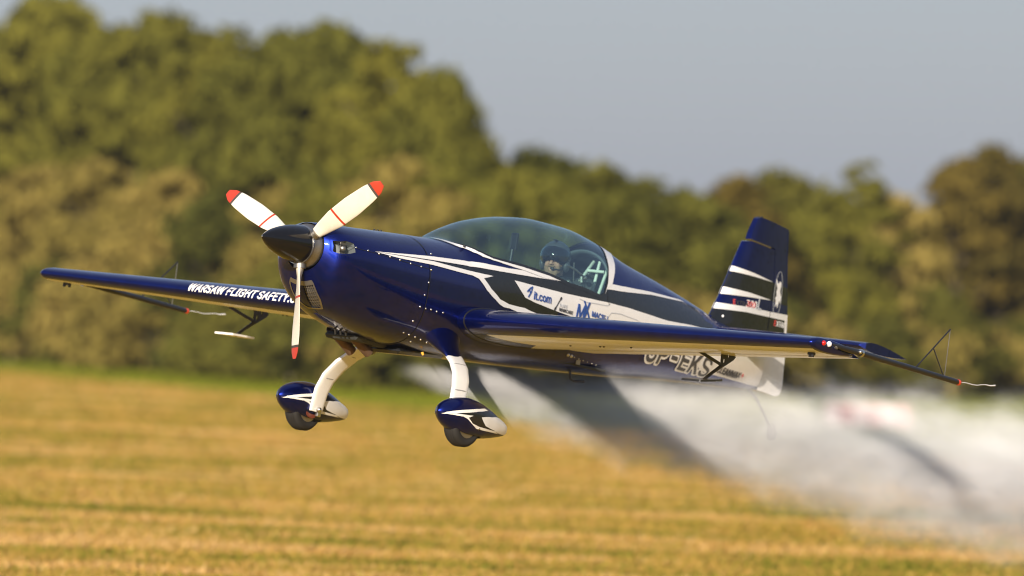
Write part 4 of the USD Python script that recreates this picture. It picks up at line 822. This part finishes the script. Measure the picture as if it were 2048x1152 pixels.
TREES = [  # kind, px, metres behind the edge, top pixel, width, label, group
 ('oak_tree', 95, 26, 18, .95, 'tallest broad olive oak at the far left of the tall wood', None),
 ('ash_tree', -70, 20, 60, 1.0, 'tree at the left border, cut by the picture edge', None),
 ('maple_tree', 275, 24, 58, .9, 'rounded olive tree right of the tallest oak in the tall wood', None),
 ('ash_tree', 430, 28, 84, .95, 'olive tree in the middle of the tall wood, left above the propeller', None),
 ('oak_tree', 560, 22, 92, .85, 'olive tree of the tall wood standing directly above the propeller', None),
 ('maple_tree', 665, 24, 84, .9, 'yellowing tree of the tall wood, upper right above the propeller', None),
 ('ash_tree', 790, 20, 112, .95, 'olive tree second from the right end of the tall wood', None),
 ('oak_tree', 880, 17, 165, .62, 'tree at the right end of the tall wood, overhanging open sky', None),
 ('maple_tree', 180, 34, 90, 1.1, WOOD, 'trees of the tall wood'), ('oak_tree', 360, 36, 120, 1.1, WOOD, 'trees of the tall wood'), ('ash_tree', 720, 32, 150, 1.1, WOOD, 'trees of the tall wood'), ('maple_tree', 20, 38, 90, 1.1, WOOD, 'trees of the tall wood'), ('oak_tree', 520, 38, 140, 1.1, WOOD, 'trees of the tall wood'),
 ('field_tree', 1015, 12, 338, 1.0, 'low olive tree just right of the gap beside the tall wood', None),
 ('round_tree', 1090, 16, 322, .95, 'rounded olive tree standing above the canopy of the airplane', None),
 ('field_tree', 1185, 12, 345, 1.05, 'olive tree behind the rear end of the canopy', None),
 ('round_tree', 1285, 14, 378, 1.0, 'olive tree behind the sloping rear deck of the airplane', None),
 ('field_tree', 1385, 10, 392, 1.0, 'lowest olive tree of the row, left of the tail fin', None),
 ('brown_tree', 1480, 13, 368, .95, 'olive brown tree directly left of the tail fin', None),
 ('round_tree', 1575, 15, 363, .95, 'dark olive tree right behind the tail fin', None),
 ('field_tree', 1655, 10, 396, .9, 'low tree between the tail fin and the slender tree', None),
 ('slim_tree', 1728, 12, 326, 1.5, 'slender tall tree rising alone above the row right of the fin', None),
 ('dry_tree', 1800, 9, 405, .9, 'dry low tree in the dip right of the slender tree', None),
 ('brown_tree', 1915, 14, 332, .95, 'rusty brown tree left of the tallest brown tree at the right border', None),
 ('brown_tree', 2000, 11, 308, .9, 'tallest rusty brown tree near the right border', None),
 ('field_tree', 2085, 14, 335, 1.0, 'tree cut by the right border of the picture', None),
 ('dry_tree', 60, 5, 350, 1.1, 'pale dry small tree before the oak at the far left', None),
 ('dry_tree', 190, 7, 340, 1.1, 'pale dry small tree second from the left before the tall wood', None),
 ('dry_tree', 330, 5, 360, 1.1, 'pale dry small tree left of the propeller', None),
 ('round_tree', 450, 6, 400, 1.0, 'dark small tree touching the left rim of the propeller', None),
 ('dry_tree', 570, 6, 390, 1.0, 'pale dry small tree directly behind the propeller', None),
 ('field_tree', 700, 6, 345, 1.0, 'olive small tree behind the upper propeller blade on the right', None),
 ('dry_tree', 800, 5, 338, 1.0, 'pale olive small tree above the engine cowling', None),
 ('field_tree', 900, 6, 340, 1.0, 'olive small tree above the front of the canopy', None),
]
for k, (kind, px, back, top, wide, label, group) in enumerate(TREES):
    d = edge(max(px, -100)) + back; tree(kind, at(px, d), d, tall(d, top) - lie(at(px, d)), wide, label, 'tree', group)
BEHIND = 'tree of the wood behind the photographer, mirrored in the canopy and the paint'
gb = np.random.default_rng(21)
for k in range(17):
    x = -150 + 19 * k + gb.uniform(-4, 4); tree(['oak_tree', 'ash_tree', 'maple_tree'][k % 3], x, -52 - gb.uniform(0, 22), gb.uniform(12.5, 16.5), 1.25, BEHIND, 'tree', 'trees of the wood behind the photographer')
g = np.random.default_rng(5)
FILL = 'olive trees filling the second row behind the airplane'
for px in range(960, 2120, 95):
    d = edge(px) + 26; tree(['round_tree', 'field_tree', 'dry_tree'][px // 95 % 3], at(px, d), d, tall(d, 455 + g.uniform(-25, 15)) - lie(at(px, d)), 1.25, FILL, 'tree', 'second row of trees')
LOW = {'shrub': 'dark green shrub in the undergrowth along the field edge', 'dry_shrub': 'dry pale shrub in the undergrowth along the field edge'}
for px in range(-60, 2120, 52):
    d = edge(px) + 1.5 + g.uniform(0, 3); kind = 'shrub' if g.random() < .62 else 'dry_shrub'
    tree(kind, at(px + g.uniform(-20, 20), d), d, g.uniform(1.9, 3.6), g.uniform(.9, 1.4), LOW[kind], 'shrub', kind.replace('_', ' ') + 's along the field edge')

# ---------------------------------------------------------------- wire fence before the wood
plain('fence_wood', (.32, .27, .20), .85, grain=.3); plain('wire', (.42, .40, .36), .45, metal=.8)
fence = tag(xform('wire_fence'), 'thin wire fence with slim pale posts before the wood at left', 'fence')
FX = [20, 95, 178, 243, 338, 404, 502, 580, 660]
tops = []
for px in FX:
    d = edge(px) - 1.2; x = at(px, d)
    put('post', cat(tube([(x, d, lie(x) - .2), (x, d, lie(x) + 1.25)], [.05, .042], 8)), 'fence_wood', fence); tops.append((x, d))
for z in (.3, .55, .8, 1.05, 1.2):
    put('wire', tube([(x, d - .055, lie(x) + z) for x, d in tops], .008, 5), 'wire', fence)

# ---------------------------------------------------------------- marker at the field edge, beyond the smoke
plain('marker_white', (.46, .37, .35), .6, grain=.1); plain('marker_pink', (.42, .24, .21), .6, grain=.15)
d = 196.0; x0 = at(1735, d)
mk_ = tag(xform('field_marker'), 'pale pink and white wedge marker on the field beyond the smoke', 'marker')
for k in range(6):
    a, b = x0 - 1.08 + .36 * k, x0 - 1.08 + .36 * (k + 1) - .01; hgt = .62
    put('board', trimesh.convex.convex_hull(np.array([(q, d + dy, lie(q) + z) for q in (a, b) for dy, z in ((-.45, .02), (.45, .02), (-.03, hgt), (.03, hgt))])), 'marker_pink' if k % 2 else 'marker_white', mk_, False)

# ---------------------------------------------------------------- smoke
def smoke_axis(a): return -.80 - .01 * a + .0028 * a ** 2
def smoke_rad(a): return .10 + .62 * (1 - np.exp(-a / 4.6)) + .022 * a
sm = seat_in_air(UsdGeom.Mesh.Define(stage, '/World/smoke'))
aa = np.r_[-.25, np.linspace(0, 24, 60)]
rings = [[(-(a + 1.95), q * math.cos(t) + .12, smoke_axis(a) + q * math.sin(t)) for t in np.linspace(0, 2 * np.pi, 24, endpoint=False)] for a in aa for q in [1.18 * smoke_rad(max(a, 0)) * (.3 if a < 0 else 1)]]
sk = sweep(rings); V, F, _ = meshkit.arrays(sk)
sm.CreatePointsAttr(Vt.Vec3fArray.FromNumpy(V.astype(np.float32))); sm.CreateFaceVertexCountsAttr(Vt.IntArray.FromNumpy(np.full(len(F), 3, np.int32))); sm.CreateFaceVertexIndicesAttr(Vt.IntArray.FromNumpy(F.astype(np.int32).ravel())); sm.CreateSubdivisionSchemeAttr('none')
def M(op, **kw): return ('math', {'math_type': op, **kw})
look('smoke', {
    'c': ('texture_coordinate', {}), 'x': ('separate_xyz', {}),
    'a': M('multiply_add', value2=-1.0, value3=-1.95), 'a0': M('maximum', value2=0.0),
    'aq': M('multiply', ), 'z1': M('multiply_add', value2=.0028), 'z0': M('multiply_add', value2=-.01, value3=-.80),
    'dz': M('subtract'), 'yo': M('subtract', value2=.12), 'dz2': M('multiply'), 'dy2': M('multiply'), 'rr': M('add'), 'r': M('sqrt'),
    'e1': M('multiply', value2=-1 / 4.6), 'e2': M('exponent'), 'e3': M('multiply_add', value2=-.62, value3=.72), 'R': M('multiply_add', value2=.022),
    'k': M('divide'), 'mp': ('mapping', {'scale': (.9, 1.8, 1.8)}), 'n': ('noise_texture', {'scale': 1.5, 'detail': 5.0, 'roughness': .6}), 'kn': M('multiply_add', value2=1.15),
    'f': ('map_range', {'range_type': 'smootherstep', 'from_min': .45, 'from_max': 1.66, 'to_min': 1.0, 'to_max': 0.0, 'clamp': True}),
    'di': M('divide', value1=1.4), 'den': M('multiply'), 'st': ('map_range', {'range_type': 'smoothstep', 'from_min': -.2, 'from_max': 1.2, 'to_min': .0, 'to_max': 1.0, 'clamp': True}), 'dens': M('multiply'),
    'v': ('principled_volume', {'color': (.985, .992, 1.0), 'anisotropy': -.29})},
    [('c.object', 'x.vector'), ('x.x', 'a.value1'), ('a.value', 'a0.value1'), ('a0.value', 'aq.value1'), ('a0.value', 'aq.value2'), ('a0.value', 'z0.value1'), ('aq.value', 'z1.value1'), ('z0.value', 'z1.value3'),
     ('x.z', 'dz.value1'), ('z1.value', 'dz.value2'), ('dz.value', 'dz2.value1'), ('dz.value', 'dz2.value2'), ('x.y', 'yo.value1'), ('yo.value', 'dy2.value1'), ('yo.value', 'dy2.value2'), ('dz2.value', 'rr.value1'), ('dy2.value', 'rr.value2'), ('rr.value', 'r.value1'),
     ('a0.value', 'e1.value1'), ('e1.value', 'e2.value1'), ('e2.value', 'e3.value1'), ('e3.value', 'R.value3'), ('a0.value', 'R.value1'), ('r.value', 'k.value1'), ('R.value', 'k.value2'),
     ('c.object', 'mp.vector'), ('mp.vector', 'n.vector'), ('n.fac', 'kn.value1'), ('k.value', 'kn.value3'), ('kn.value', 'f.value'), ('R.value', 'di.value2'), ('f.result', 'den.value1'), ('di.value', 'den.value2'),
     ('a.value', 'st.value'), ('den.value', 'dens.value1'), ('st.result', 'dens.value2'), ('dens.value', 'v.density')], surface=None, volume='v.volume')
UsdShade.MaterialBindingAPI.Apply(sm.GetPrim()).Bind(LOOK['smoke'])
tag(sm, 'white smoke trail pouring from under the airplane and spreading behind it', 'smoke', kind='stuff')

# ---------------------------------------------------------------- thin evening haze
look('haze', {'v': ('principled_volume', {'color': (.95, .95, .94), 'density': .00009, 'anisotropy': .1})}, [], surface=None, volume='v.volume')
tag(put('haze', trimesh.creation.box(bounds=[[-400, -140, -18.0], [400, 500, 42.0]]), 'haze', None, False), 'thin pale evening haze over the field and the trees', 'haze', kind='stuff')
